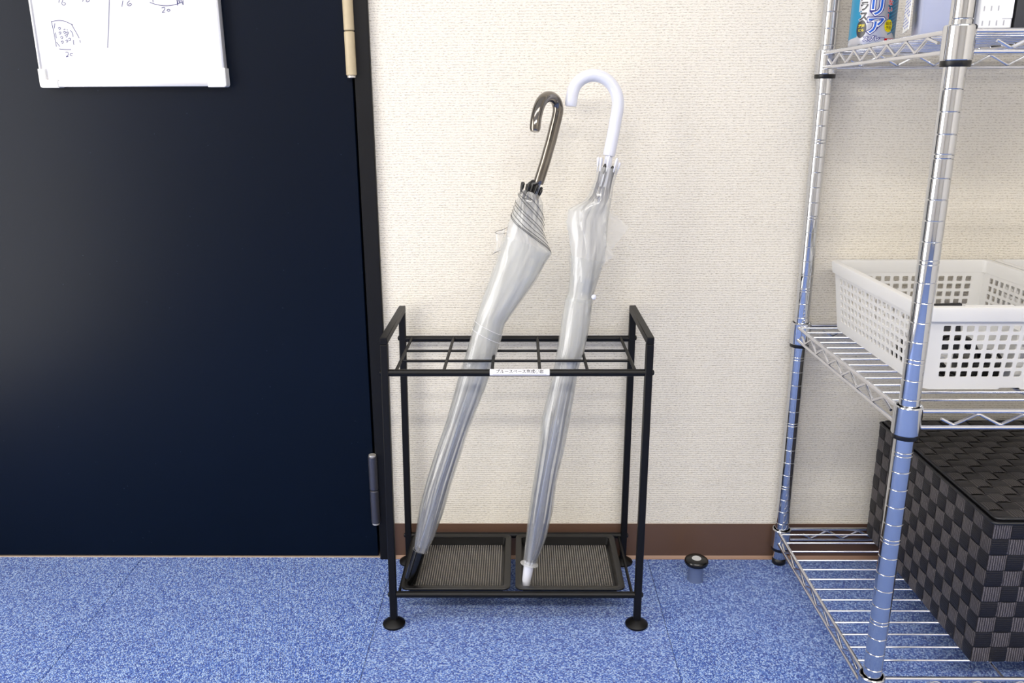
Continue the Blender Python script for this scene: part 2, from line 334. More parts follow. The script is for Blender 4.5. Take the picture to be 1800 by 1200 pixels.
h1 = hinge(0.0815, -0.2815, 'hingeg'); h2 = hinge(0.9080, -0.2815, 'hinge'); 

# ---- ceiling lights (out of view; they light the room and show in the chrome)
for i, (x, y) in enumerate(LIGHTS):
    t = thing('ceiling_light', ['white ceiling light panel over the navy door side near the back wall', 'white ceiling light panel over the wire shelf near the back wall', 'white ceiling light panel behind the camera on the door side', 'white ceiling light panel behind the camera on the shelf side'][i], 'light', (x, y, 2.37), 'ceiling light panels')
    bm = bm_(); add_box(bm, (-0.62, -0.2, 0.0), (0.62, 0.2, 0.05), 0.004); obj('housing', bm, 'lamp', t)

# ================================================================ WHITEBOARD
wb = thing('whiteboard', 'small white dry-erase board with pen sketches hung on the navy door', 'whiteboard', (-0.6455, -0.012, 0.8925))
x0, x1, zt_ = -0.1555, 0.1555, 0.45
bm = bm_(); add_box(bm, (x0 + 0.002, -0.006, 0.004), (x1 - 0.004, 0.006, zt_ - 0.004)); obj('panel', bm, 'board', wb)
bm = bm_(); add_box(bm, (x0 + 0.026, -0.0088, 0.0006), (x1 - 0.026, 0.0075, 0.0105), 0.0016, 2); obj('frame_rail', bm, 'bframe', wb)
bm = bm_(); add_box(bm, (x0 + 0.026, -0.0088, zt_ - 0.0105), (x1 - 0.026, 0.0075, zt_), 0.0016, 2); obj('frame_rail', bm, 'bframe', wb)
bm = bm_(); add_box(bm, (x1 - 0.0075, -0.0088, 0.022), (x1 - 0.0008, 0.0075, zt_ - 0.022), 0.0016, 2); obj('frame_rail', bm, 'bframe', wb)
bm = bm_(); add_box(bm, (x0 + 0.0008, -0.0088, 0.022), (x0 + 0.0045, 0.0075, zt_ - 0.022), 0.0012, 2); obj('frame_rail', bm, 'bframe', wb)
for sx in (-1, 1):
    for top in (0, 1):
        bm = bm_()
        poly = [(0, 0), (0.031, 0), (0.031, 0.0125), (0.0135, 0.0125), (0.0125, 0.0135), (0.0125, 0.030), (0, 0.030)]
        r = 0.004; poly = [(r, 0)] + poly[1:] + [(0, r), (0.0012, 0.0012)]
        P2 = [((sx * 0.1562 - sx * a), (zt_ + 0.0006 - b) if top else (b - 0.0006)) for a, b in poly]
        f = bm.faces.new([bm.verts.new((a, -0.0100, b)) for a, b in P2])
        e = bmesh.ops.extrude_face_region(bm, geom=[f])
        for v in e['geom']:
            if isinstance(v, bmesh.types.BMVert): v.co.y = 0.0085
        bmesh.ops.bevel(bm, geom=[e_ for e_ in bm.edges if all(v.co.y < -0.0099 for v in e_.verts)], offset=0.0009, segments=2, affect='EDGES')
        obj('corner_cap', bm, 'bcorner', wb)
STROKES = [[(-0.6671,1.0382),(-0.6686,1.0279),(-0.6743,0.9933),(-0.6816,0.9546)],[(-0.7475,1.0352),(-0.752,1.0241)],[(-0.7412,1.0335),(-0.7462,1.0257),(-0.7468,1.0214),(-0.7432,1.0206),(-0.741,1.0231),(-0.7444,1.0249)],[(-0.7087,1.0333),(-0.7127,1.0256)],[(-0.7047,1.029),(-0.7069,1.0264),(-0.7043,1.0255),(-0.7012,1.0272),(-0.7037,1.0298)],[(-0.6464,1.027),(-0.6495,1.0175)],[(-0.6352,1.0269),(-0.6394,1.0235),(-0.6399,1.02),(-0.6363,1.0191),(-0.6332,1.0209),(-0.6349,1.0226),(-0.6388,1.0209)],[(-0.5846,1.0154),(-0.5798,1.0163),(-0.5802,1.0128),(-0.5845,1.0085),(-0.5797,1.0093)],[(-0.5766,1.0119),(-0.5736,1.0136),(-0.571,1.0119),(-0.574,1.0102),(-0.5766,1.0119)],[(-0.603,1.0241),(-0.5923,1.0206),(-0.5767,1.0188),(-0.5616,1.0205),(-0.5481,1.0247)],[(-0.5582,1.0342),(-0.5581,1.0187),(-0.5558,1.0308),(-0.554,1.0222),(-0.5522,1.0299),(-0.5502,1.023),(-0.5486,1.0204),(-0.5484,1.0307)],[(-0.5971,1.0344),(-0.5975,1.0241)],[(-0.7685,0.9964),(-0.767,0.9762),(-0.7663,0.9568)],[(-0.7687,0.9955),(-0.7571,0.9972),(-0.7479,0.9963),(-0.7408,0.9936),(-0.7339,0.9901)],[(-0.7364,0.9918),(-0.7307,0.9796),(-0.7265,0.9699)],[(-0.726,0.9672),(-0.7257,0.9628)],[(-0.7634,0.9929),(-0.7656,0.985)],[(-0.7647,0.9788),(-0.7642,0.97)],[(-0.7652,0.9639),(-0.7606,0.9568)],[(-0.7397,0.9822),(-0.7366,0.9778),(-0.7366,0.9717)],[(-0.7364,0.9673),(-0.737,0.9628),(-0.7366,0.9593)],[(-0.7621,0.9532),(-0.7519,0.9523),(-0.7424,0.9522)],[(-0.7525,0.9478),(-0.7488,0.9478),(-0.7484,0.9443),(-0.7527,0.9407),(-0.7488,0.9416)],[(-0.7405,0.946),(-0.7443,0.946),(-0.7457,0.9434),(-0.742,0.9424)],[(-0.7501,0.9823),(-0.7489,0.984),(-0.7471,0.9831)],[(-0.7452,0.9831),(-0.7435,0.9822)],[(-0.7591,0.985),(-0.7569,0.9867),(-0.7552,0.9858),(-0.7565,0.9832),(-0.7583,0.9836)],[(-0.7592,0.9779),(-0.7571,0.9797),(-0.7553,0.9788),(-0.7567,0.9762),(-0.7585,0.9766)],[(-0.7575,0.9709),(-0.7553,0.9726),(-0.7536,0.9717),(-0.7549,0.9691),(-0.7567,0.9696)],[(-0.7576,0.9638),(-0.7555,0.9656),(-0.7537,0.9647),(-0.7551,0.962),(-0.7569,0.9625)],[(-0.7516,0.9788),(-0.7494,0.9805),(-0.7477,0.9796),(-0.749,0.977),(-0.7508,0.9775)],[(-0.7495,0.9735),(-0.7474,0.9752),(-0.7456,0.9744),(-0.747,0.9717),(-0.7488,0.9722)],[(-0.7498,0.9656),(-0.7477,0.9673),(-0.7459,0.9664),(-0.7473,0.9638),(-0.7491,0.9642)],[(-0.747,0.9779),(-0.7448,0.9796),(-0.7431,0.9787),(-0.7444,0.9761),(-0.7462,0.9766)],[(-0.7447,0.9682),(-0.7426,0.9699),(-0.7408,0.969),(-0.7421,0.9664),(-0.744,0.9668)]]
for st_ in STROKES:
    bm = bm_(); pts = [Vector((a + 0.6455, -0.0065, b - 0.8925)) for a, b in st_]
    pts = smooth_path(pts, 4) if len(pts) > 2 else pts
    add_tube(bm, pts, 0.00055, 5)
    for v in bm.verts: v.co.y = -0.0061 + (v.co.y + 0.0065) * 0.35
    obj('pen_stroke', bm, 'ink', wb)

# ================================================================ UMBRELLA RACK
rk = thing('umbrella_stand', 'black metal umbrella rack with two drip trays standing against the wallpaper', 'umbrella rack', (0, 0, 0))
T = 0.0118
ZT = 0.5155
XLb, XLt, XRb, XRt = -0.2249, -0.2187, 0.2046, 0.2066
YF, YBk = -0.2270, -0.0131
def shx(z, side): return (XLb + (XLt - XLb) * z / ZT) if side < 0 else (XRb + (XRt - XRb) * z / ZT)
for side in (-1, 1):
    for y0, nm in ((YF, 'leg'), (YBk - T, 'leg')):
        bm = bm_(); add_box(bm, (0, y0, 0.012), (T, y0 + T, ZT - T), 0.0010)
        for v in bm.verts: v.co.x = (v.co.x if side < 0 else v.co.x - T) + shx(v.co.z, side)
        lg = obj('leg', bm, 'blackm', rk)
        cx = shx(0, side) + (T / 2 if side < 0 else -T / 2); cy = y0 + T / 2
        bm = bm_(); add_lathe(bm, [(0, 0), (0.0180, 0), (0.0192, 0.0012), (0.0192, 0.0040), (0.0180, 0.0052), (0.0095, 0.0112), (0.0055, 0.0128), (0.0055, 0.0155), (0, 0.0155)], (cx, cy, 0), seg=36); obj('foot', bm, 'blackm', lg)
        for z in (0.4565, 0.0592):
            sx = shx(z, side)
            bm = bm_(); add_lathe(bm, [(0, 0.0034), (0.0022, 0.0032), (0.0042, 0.0020), (0.0048, 0.0), (0.0048, -0.001), (0, -0.001)], (sx, cy, z), (side, 0, 0), 18); obj('bolt', bm, 'bolt', lg)
    bm = bm_(); add_box(bm, (0, YF, ZT - T), (T, YBk, ZT), 0.0010)
    for v in bm.verts: v.co.x = (v.co.x if side < 0 else v.co.x - T) + shx(v.co.z, side)
    obj('handle_bar', bm, 'blackm', rk)
RR = 0.0056
for (y, z) in ((YF + T / 2, 0.4565), (YBk - T / 2, 0.4550)):
    bm = bm_(); add_tube(bm, [(shx(z, -1) + T - 0.001, y, z), (shx(z, 1) - T + 0.001, y, z)], RR, 20); obj('rail', bm, 'blackm', rk)
for y in (YF + T / 2, YBk - T / 2):
    bm = bm_(); add_tube(bm, [(shx(0, -1) + T - 0.001, y, 0.0592), (shx(0, 1) - T + 0.001, y, 0.0592)], RR, 20); obj('rail', bm, 'blackm', rk)
for side in (-1, 1):
    x = shx(0.05, side) - side * (T + 0.0035)
    bm = bm_(); add_tube(bm, [(x, YF + T / 2, 0.0575), (x, YBk - T / 2, 0.0575)], 0.0026, 12); obj('side_rod', bm, 'blackm', rk)
gx = [-0.1965, -0.1212, -0.0452, 0.0300, 0.1050, 0.1800]
for x in gx:
    bm = bm_(); add_tube(bm, [(x, YF + T / 2, 0.4590), (x, YBk - T / 2, 0.4570)], 0.0026, 12); obj('divider_rod', bm, 'blackm', rk)
for y in (-0.1040, -0.1620):
    bm = bm_(); add_tube(bm, [(gx[0], y, 0.4575), (gx[-1], y, 0.4575)], 0.0023, 12); obj('grid_rod', bm, 'blackm', rk)
# name sticker wrapped on the front rail
LXC = 0.5 * (-0.0497 + 0.0470); 
lab = bpy.data.objects.new('name_label', None)
bm = bm_(); R_ = RR + 0.0003; yc, zc = YF + T / 2, 0.4565
def on_rail(x, s, r=R_):   # s: arc height measured on the rail surface, 0 = facing the camera
    a = s / RR + 0.62; return (x, yc - r * math.cos(a), zc + r * math.sin(a))
quads(bm, [[on_rail(x, s * 0.0008) for s in range(-8, 9)] for x in (-0.0485, 0.0452)])
lab = obj('name_label', bm, 'label', rk)
bm = bm_()
def rail_rect(bm, xa, xb, sa, sb):
    quads(bm, [[on_rail(x, sa + (sb - sa) * k / 2, R_ + 0.00012) for k in range(3)] for x in (xa, xb)])
rail_rect(bm, -0.0435, 0.0402, -0.00455, -0.0042); rail_rect(bm, -0.0435, 0.0402, 0.0042, 0.00455)
rail_rect(bm, -0.0435, -0.0431, -0.00455, 0.00455); rail_rect(bm, 0.0398, 0.0402, -0.00455, 0.00455)
obj('label_border', bm, 'ink_black', lab)
bm = text_bm('ブルースペース京成小岩', 0.0066, 0.00014)
for v in bm.verts: v.co = Vector(on_rail(v.co.x * 1.04 - 0.0016, v.co.y * 0.95, R_ + 0.00015))
obj('label_lettering', bm, 'ink_black', lab)

# drip trays
def rrect(x0, y0, x1, y1, r, z, n=5):
    out = []
    for (cx, cy, a0) in ((x1 - r, y1 - r, 0), (x0 + r, y1 - r, PI / 2), (x0 + r, y0 + r, PI), (x1 - r, y0 + r, 1.5 * PI)):
        for k in range(n + 1):
            a = a0 + k / n * PI / 2; out.append(Vector((cx + r * math.cos(a), cy + r * math.sin(a), z)))
    return out
def ring_loft(bm, loops, cap=True):
    vs = [[bm.verts.new(p) for p in L] for L in loops]; n = len(vs[0])
    for i in range(len(vs) - 1):
        for k in range(n):
            f = bm.faces.new((vs[i][k], vs[i][(k + 1) % n], vs[i + 1][(k + 1) % n], vs[i + 1][k])); f.smooth = True
    if cap: bm.faces.new(vs[-1])
stud_me = None
for xa, xb, lb in ((-0.2068, -0.0182, 'black drip tray holding the black umbrella tip'), (-0.0098, 0.1785, 'black drip tray holding the white umbrella tip')):
    ya, yb = -0.2165, -0.0290
    # the trays rest loose on the two lower rails
    t = thing('drip_tray', lb, 'drip tray', (xa, ya, 0.0650), 'drip trays in the umbrella rack')
    W_, D_ = xb - xa, yb - ya; zt2 = 0.0020
    def L(i, z, r): return rrect(i, i, W_ - i, D_ - i, r, z)
    bm = bm_()
    ring_loft(bm, [L(0.0, -0.0006, 0.012), L(0.0, zt2 - 0.0006, 0.012), L(0.0007, zt2, 0.0113), L(0.0095, zt2, 0.0075), L(0.0105, zt2 - 0.0008, 0.0065), L(0.0125, -0.0125, 0.005)])
    # outer shell of the well
    ring_loft(bm, [L(0.0, -0.0006, 0.012), L(0.0110, -0.0006, 0.0065), L(0.0135, -0.0140, 0.005)])
    obj('tray_shell', bm, 'tray', t)
    bm = bm_(); p = 0.0042; nx = int((W_ - 0.030) / p); ny = int((D_ - 0.030) / p)
    x_0 = (W_ - nx * p) / 2 + p / 2; y_0 = (D_ - ny * p) / 2 + p / 2
    for i in range(nx):
        for j in range(ny):
            cx, cy = x_0 + i * p, y_0 + j * p
            h = 0.0010; z0 = -0.0125; q = 0.00135; q2 = 0.0007
            b = [bm.verts.new((cx + a, cy + c, z0)) for a, c in ((-q, -q * 0.8), (q, -q * 0.8), (0, q))]
            u = [bm.verts.new((cx + a, cy + c, z0 + h)) for a, c in ((-q2, -q2 * 0.8), (q2, -q2 * 0.8), (0, q2))]
            bm.faces.new(u)
            for k in range(3): bm.faces.new((b[k], b[(k + 1) % 3], u[(k + 1) % 3], u[k]))
    o = obj('mat_studs', bm, 'stud', t); o['kind'] = 'stuff'

# ================================================================ UMBRELLAS
class Canopy:
    def __init__(s, st, shaft, k):
        s.st = [(Vector(q[:3]), q[3]) for q in st]      # centre, half width; first = top
        s.ax = (Vector(shaft[1]) - Vector(shaft[0])).normalized()
        s.u = Vector((1, 0, 0)); s.u = (s.u - s.ax * s.u.dot(s.ax)).normalized(); s.v = s.ax.cross(s.u).normalized()   # v points away from the camera side
        if s.v.y > 0: s.v = -s.v                          # v towards the camera
    def at(s, t):
        n = len(s.st) - 1; f = min(max(t, 0), 1) * n; i = min(int(f), n - 1); a = f - i
        a0 = s.st[i]; b0 = s.st[i + 1]
        return a0[0].lerp(b0[0], a), a0[1] * (1 - a) + b0[1] * a
    def p(s, t, th, k=1.0, off=0.0, dmax=0.0235):
        c, hw = s.at(t); d = min(hw, dmax)
        return c + s.u * (math.cos(th) * (hw * k + off)) + s.v * (math.sin(th) * (d * k + off))
def add_canopy(bm, cn, layers, nth=72, nt=90, amp=0.06, twist=5.0, npl=8, t0=0.0, t1=1.0):
    for li, (k, ph) in enumerate(layers):
        g = []
        for i in range(nt + 1):
            t = t0 + (t1 - t0) * i / nt; row = []
            fade = min(1.0, (t - t0) * 12 + 0.25)
            for j in range(nth):
                th = 2 * PI * j / nth
                ph2 = (th * npl / (2 * PI) + twist * t + ph) % 1.0
                saw = ph2 ** 1.6                       # pleat that overlaps the next one
                rip = 0.35 * math.sin(th * 5 + t * 23 + ph * 9) + 0.3 * math.sin(th * 11 - t * 41 + ph * 5)
                row.append(cn.p(t, th, k * (1 - amp * (1 - saw) * fade + amp * 0.35 * rip)))
            g.append(row)
        uvl = bm.loops.layers.uv.verify(); V_ = [[bm.verts.new(p) for p in row] for row in g]
        for i in range(nt):
            for j in range(nth):
                j2 = (j + 1) % nth
                f = bm.faces.new((V_[i][j], V_[i][j2], V_[i + 1][j2], V_[i + 1][j])); f.smooth = True
                for lp, (jj, ii) in zip(f.loops, ((j, i), (j + 1, i), (j + 1, i + 1), (j, i + 1))):
                    v_ = t0 + (t1 - t0) * ii / nt; lp[uvl].uv = (jj / nth + 0.55 * twist / 3.0 * v_ + li * 0.3, v_)

def tip_caps(root, cn, ctr, n, rad, m, length, r0=0.0026, ph=0.3, par=None):
    for i in range(n):
        a = 2 * PI * i / n + ph
        c = ctr + (cn.u * math.cos(a) + cn.v * math.sin(a)) * rad
        d = (cn.ax + (cn.u * math.cos(a) + cn.v * math.sin(a)) * 0.12).normalized()
        L_ = length * (0.88 + 0.2 * ((i * 7) % 5) / 5); sh = 0.004 * (((i * 3) % 4) / 4 - 0.5)
        bm = bm_(); add_lathe(bm, [(0, L_), (r0 * 0.6, L_ - 0.0006), (r0, L_ - 0.0022), (r0 * 0.95, L_ * 0.55), (r0 * 0.6, L_ * 0.3), (r0 * 0.75, L_ * 0.18), (r0 * 0.5, 0), (0, 0)], c + cn.ax * sh, d, 12)
        obj('rib_tip', bm, m, par or root)

# ---- black-handled umbrella
BU = [(0.0158,-0.0934,0.724,0.0167),(0.0168,-0.0951,0.7113,0.0223),(0.013,-0.0982,0.6885,0.0261),(0.0093,-0.1011,0.6675,0.0299),(0.0102,-0.1034,0.651,0.0365),(0.0116,-0.1051,0.6381,0.0407),(0.0037,-0.1074,0.6215,0.0385),(-0.0081,-0.1112,0.5936,0.0362),(-0.0285,-0.1163,0.5563,0.0302),(-0.0491,-0.1215,0.5186,0.0242),(-0.0578,-0.1254,0.4902,0.0243),(-0.0662,-0.1293,0.4615,0.0248),(-0.0849,-0.1372,0.4038,0.024),(-0.1068,-0.1459,0.3404,0.0203),(-0.1255,-0.1533,0.2861,0.0209),(-0.1397,-0.1592,0.2432,0.021),(-0.1548,-0.1664,0.1908,0.0206),(-0.1669,-0.1728,0.144,0.0163),(-0.1748,-0.1765,0.1174,0.0119)]; BSH = [(-0.1737,-0.1755,0.1246),(0.0288,-0.0915,0.7375)]; BTIP = [(-0.1758,-0.1763,0.1184),(-0.1959,-0.185,0.0553)]; BH = [(0.0288,-0.0915,0.7375),(0.0343,-0.0892,0.7546),(0.0398,-0.0868,0.7716),(0.0444,-0.0846,0.7877),(0.0494,-0.0823,0.8046),(0.0543,-0.0796,0.8242),(0.0588,-0.0772,0.8418),(0.0606,-0.0755,0.8542),(0.0572,-0.0783,0.8665),(0.049,-0.0882,0.873),(0.0405,-0.0998,0.8725),(0.0331,-0.1108,0.8664),(0.0277,-0.1201,0.8545),(0.024,-0.1273,0.8392),(0.0223,-0.1323,0.8214)]
bu = thing('umbrella', 'clear vinyl umbrella with smoky dark crook handle and black tip, furled', 'umbrella', (0, 0, 0))
cb = Canopy(BU, BSH, 1)
A, B = Vector(BSH[0]), Vector(BSH[1])
bm = bm_(); add_tube(bm, [A, B], 0.0045, 14); obj('shaft', bm, 'steel', bu)
bm = bm_(); hp = smooth_path(BH, 4); rr = [0.0088] * len(hp); rr[0] = 0.0076; rr[1] = 0.0086; rr[-1] = 0.0068; rr[-2] = 0.0084
add_tube(bm, hp, rr, 22); obj('handle', bm, 'gun', bu)
t0, t1 = Vector(BTIP[0]), Vector(BTIP[1])
bm = bm_(); add_tube(bm, [t0, t0.lerp(t1, 0.5), t0.lerp(t1, 0.97), t1], [0.0108, 0.0106, 0.0104, 0.0092], 24); obj('ferrule', bm, 'blackpl', bu)
bm = bm_(); c0 = cb.st[0][0]
add_tube(bm, [c0 - cb.ax * 0.030, c0 + cb.ax * 0.012, c0 + cb.ax * 0.014, Vector(BH[0])], [0.0095, 0.0085, 0.0072, 0.0068], 18); obj('runner', bm, 'blackpl', bu)
tip_caps(bu, cb, c0 - cb.ax * 0.006, 8, 0.0150, 'blackpl', 0.021)
for i in range(8):
    a = 2 * PI * i / 8 + 0.3; pts = []
    for t in [q_ / 24 for q_ in range(25)]:
        c, hw = cb.at(t); f = min(0.0155, hw * (0.62 + 0.12 * t))
        pts.append(c + (cb.u * math.cos(a + t * 1.2) + cb.v * math.sin(a + t * 1.2)) * f)
    bm = bm_(); add_tube(bm, pts, 0.0016, 8); obj('rib', bm, 'bluepl', bu)
bm = bm_(); add_canopy(bm, cb, [(1.0, 0.0)], amp=0.07, twist=3.2, npl=5); obj('canopy', bm, 'film2', bu)
bm = bm_(); add_canopy(bm, cb, [(0.80, 0.37)], amp=0.22, twist=-2.2, npl=9, t0=0.06, t1=0.72); o = obj('inner_fold', bm, 'film', bu)
bm = bm_(); add_canopy(bm, cb, [(1.05, 0.1)], amp=0.05, twist=1.0, npl=3, t0=0.26, t1=0.98); o = obj('outer_fold', bm, 'filmc', bu)
# dark hem piping spiralling round the head of the canopy
def tz(cn, z):
    lo, hi = 0.0, 1.0
    for _ in range(30):
        m_ = (lo + hi) / 2
        if cn.at(m_)[0].z > z: lo = m_
        else: hi = m_
    return (lo + hi) / 2
hem = [(0.00, 0.115), (0.035, 0.135), (0.045, 0.150), (0.075, 0.175), (0.085, 0.19), (0.10, 0.215), (0.115, 0.245), (0.13, 0.262), (0.136, 0.272)]
bmh = bm_()
for hi_, (ta, tb) in enumerate(hem):
    pts = []
    for j in range(-1, 25):
        q = j / 24; th = PI * (1 - q)
        tt = ta + (tb - ta) * (max(0, q) ** 1.25) if 0 <= q <= 1 else (ta - 0.012 * (-q) * 8 if q < 0 else tb - 0.012 * (q - 1) * 8)
        pts.append(cb.p(max(tt, 0.002), th, 1.0, 0.0008 + 0.0002 * (hi_ % 2)))
    add_tube(bmh, pts, 0.00042, 5)
obj('hem_piping', bmh, 'ink_black', bu)
# closing strap, a clear band round the canopy
def band(cn, t, hh, k, m, parent, name, slant=0.0):
    g = []
    for a in (-1, 1):
        g.append([cn.p(t + a * hh + slant * math.cos(th), th, k) for th in [2 * PI * j / 40 for j in range(41)]])
    bm = bm_(); quads(bm, g); return obj(name, bm, m, parent)
band(cb, tz(cb, 0.497), 0.013, 1.06, 'filmc', bu, 'closing_strap', 0.008)
for dt in (-0.013, 0.013):
    bm = bm_(); tt = tz(cb, 0.497); add_tube(bm, [cb.p(tt + dt + 0.008 * math.cos(th), th, 1.065) for th in [2 * PI * j / 40 for j in range(40)]], 0.0003, 5, closed=True); obj('strap_edge', bm, 'white', bu)
# loose fold with dark hem behind
BFLAP = [(-0.0254,-0.0935,0.6646),(-0.0414,-0.0942,0.6591),(-0.0396,-0.097,0.6388),(-0.0463,-0.0991,0.6239),(-0.0312,-0.0983,0.6295),(-0.0274,-0.0964,0.6434)]; BFL1 = [(-0.0216,-0.0932,0.6665),(-0.031,-0.0937,0.6628),(-0.0386,-0.094,0.661),(-0.0414,-0.0944,0.6582),(-0.0358,-0.0946,0.6563),(-0.0245,-0.0945,0.6572)]; BFL2 = [(-0.0473,-0.0992,0.623),(-0.0406,-0.0987,0.6267),(-0.034,-0.0983,0.6295)]
def sheet(pts, m, name, parent, bulge=0.003):
    bm = bm_(); P_ = [Vector(p) for p in pts]; c = sum(P_, Vector()) / len(P_) + Vector((0, -bulge, 0))
    cv = bm.verts.new(c); vs = [bm.verts.new(p) for p in P_]
    for k in range(len(vs)): bm.faces.new((cv, vs[k], vs[(k + 1) % len(vs)]))
    bmesh.ops.subdivide_edges(bm, edges=bm.edges, cuts=2, use_grid_fill=True)
    for v in bm.verts: v.co.y += 0.0014 * math.sin(v.co.x * 420 + v.co.z * 260)
    bmesh.ops.smooth_vert(bm, verts=[v for v in bm.verts if not v.is_boundary], factor=0.5, use_axis_x=True, use_axis_y=True, use_axis_z=True)
    for f in bm.faces: f.smooth = True
    return obj(name, bm, m, parent)
fl = sheet(BFLAP, 'film', 'loose_fold', bu)
bm = bm_(); add_tube(bm, smooth_path(BFL1, 3), 0.0004, 5); obj('fold_hem', bm, 'ink_black', fl); bm = bm_(); add_tube(bm, smooth_path(BFL2, 3), 0.0004, 5); obj('fold_hem', bm, 'ink_black', fl)
# clear cup that gathers the canopy above the tip
def cup(cn, ta, tb, root, flare):
    g = []
    for i in range(7):
        t = ta + (tb - ta) * i / 6; k = 1.05 + (flare if i == 6 else 0) 
        g.append([cn.p(t, 2 * PI * j / 36, k + 0.02 * math.cos(j * 2 * PI / 4)) for j in range(36)])
    bm = bm_(); quads(bm, g, closed=True); return obj('end_cup', bm, 'film2', root)
cup(cb, tz(cb, 0.104), 1.0, bu, 0.10)

# ---- white-handled umbrella
WU = [(0.1402,-0.0996,0.7622,0.0174),(0.1351,-0.1024,0.7399,0.0165),(0.1281,-0.106,0.7112,0.0203),(0.1113,-0.1083,0.6923,0.0346),(0.1088,-0.1113,0.6687,0.0347),(0.11,-0.1139,0.6477,0.032),(0.1088,-0.1167,0.6257,0.0298),(0.1063,-0.1193,0.6045,0.0261),(0.1032,-0.122,0.5832,0.0229),(0.0992,-0.1248,0.5608,0.0206),(0.0965,-0.1263,0.5487,0.0225),(0.0926,-0.1298,0.5205,0.0231),(0.0845,-0.1358,0.4722,0.0222),(0.0767,-0.1397,0.4417,0.0199),(0.0679,-0.1453,0.3964,0.0215),(0.0586,-0.151,0.3506,0.0235),(0.0512,-0.1576,0.2984,0.0217),(0.0412,-0.1642,0.2457,0.0194),(0.0341,-0.1707,0.1933,0.02),(0.0263,-0.1766,0.1464,0.0172),(0.0205,-0.1799,0.1197,0.0143),(0.0146,-0.1829,0.0959,0.0104)]; WSH = [(0.016,-0.1816,0.1063),(0.1418,-0.0972,0.7818)]; WTIP = [(0.0151,-0.1822,0.1011),(0.0081,-0.1878,0.0564)]; WH = [(0.1418,-0.0972,0.7818),(0.1451,-0.0951,0.7986),(0.1485,-0.0928,0.8162),(0.1518,-0.0903,0.8364),(0.1547,-0.0881,0.8538),(0.1549,-0.0863,0.8686),(0.1501,-0.0844,0.8834),(0.1409,-0.0829,0.8955),(0.1282,-0.082,0.9034),(0.1138,-0.0817,0.9056),(0.1003,-0.0822,0.9018),(0.0887,-0.0833,0.8923),(0.0825,-0.0852,0.8776),(0.0804,-0.0876,0.8585)]
wu = thing('umbrella', 'clear vinyl umbrella with glossy white crook handle and white tip, loosely furled', 'umbrella', (0, 0, 0))
cw = Canopy(WU, WSH, 1)
A, B = Vector(WSH[0]), Vector(WSH[1])
bm = bm_(); add_tube(bm, [A, B], 0.0045, 14); obj('shaft', bm, 'steel', wu)
bm = bm_(); hp = smooth_path(WH, 4); rr = [0.0098] * len(hp); rr[0] = 0.0092; rr[-1] = 0.0084; rr[-2] = 0.0096
add_tube(bm, hp, rr, 24); obj('handle', bm, 'whitepl', wu)
t0, t1 = Vector(WTIP[0]), Vector(WTIP[1])
bm = bm_(); add_tube(bm, [t0, t0.lerp(t1, 0.5), t0.lerp(t1, 0.97), t1], [0.0092, 0.0084, 0.0074, 0.0066], 24); obj('ferrule', bm, 'whitepl', wu)
c0 = cw.st[0][0]
tip_caps(wu, cw, c0 - cw.ax * 0.006, 8, 0.0152, 'whitepl', 0.024, 0.0021, 0.15)
bm = bm_(); add_tube(bm, [c0 - cw.ax * 0.03, c0 - cw.ax * 0.004, c0 - cw.ax * 0.002, Vector(WH[0])], [0.0085, 0.0085, 0.0066, 0.0062], 16); obj('runner', bm, 'whitepl', wu)
for dx, dl in ((-0.006, 0.002), (0.0065, 0.001)):
    bm = bm_(); q = c0 + cw.u * dx + cw.v * 0.010; add_tube(bm, [q - cw.ax * 0.010, q - cw.ax * 0.004, q + cw.ax * 0.002, q + cw.ax * (0.004 + dl)], [0.0012, 0.0030, 0.0026, 0.001], 10); obj('catch', bm, 'blackpl', wu)
for i in range(8):
    a = 2 * PI * i / 8 + 0.15; pts = []
    for t in [q_ / 24 for q_ in range(25)]:
        c, hw = cw.at(t); f = min(0.0155, hw * (0.62 + 0.12 * t))
        if 0.08 < t < 0.4: c = A.lerp(B, 1 - t * 1.0) if False else c
        pts.append(c + (cw.u * math.cos(a + t * 1.4) + cw.v * math.sin(a + t * 1.4)) * f)
    bm = bm_(); add_tube(bm, pts, 0.0016, 8); obj('rib', bm, 'bluepl', wu)
bm = bm_(); add_canopy(bm, cw, [(1.0, 0.0)], amp=0.09, twist=2.6, npl=5); obj('canopy', bm, 'film2', wu)
bm = bm_(); add_canopy(bm, cw, [(0.78, 0.2)], amp=0.24, twist=-3.0, npl=9, t0=0.10, t1=0.66); obj('inner_fold', bm, 'film', wu)
bm = bm_(); add_canopy(bm, cw, [(1.05, 0.55)], amp=0.06, twist=1.6, npl=3, t0=0.30, t1=0.98); obj('outer_fold', bm, 'filmc', wu)
for fpt in [[(0.1416,-0.1037,0.6971),(0.1622,-0.1057,0.6816),(0.1773,-0.1074,0.6679),(0.1646,-0.1094,0.6515),(0.1519,-0.1115,0.635),(0.137,-0.112,0.6314),(0.1328,-0.1074,0.6681)],[(0.1357,-0.1189,0.6558),(0.1451,-0.1208,0.6403),(0.1528,-0.1229,0.6238),(0.14,-0.124,0.6147),(0.1309,-0.1254,0.6037),(0.1232,-0.1229,0.6239)]]: sheet(fpt, 'film', 'loose_fold', wu, 0.002)
band(cw, tz(cw, 0.552), 0.010, 1.05, 'filmc', wu, 'closing_strap', -0.004)
WB = Vector([(0.1194,-0.1409,0.5597)][0])
bm = bm_(); add_lathe(bm, [(0, 0.0026), (0.0026, 0.0022), (0.0042, 0.0008), (0.0044, 0), (0, 0)], WB, (0.25, -0.9, 0.25), 18); obj('snap_button', bm, 'whitepl', wu)
cup(cw, tz(cw, 0.100), 0.985, wu, 0.05)
bm = bm_(); c9 = cw.st[-1][0]
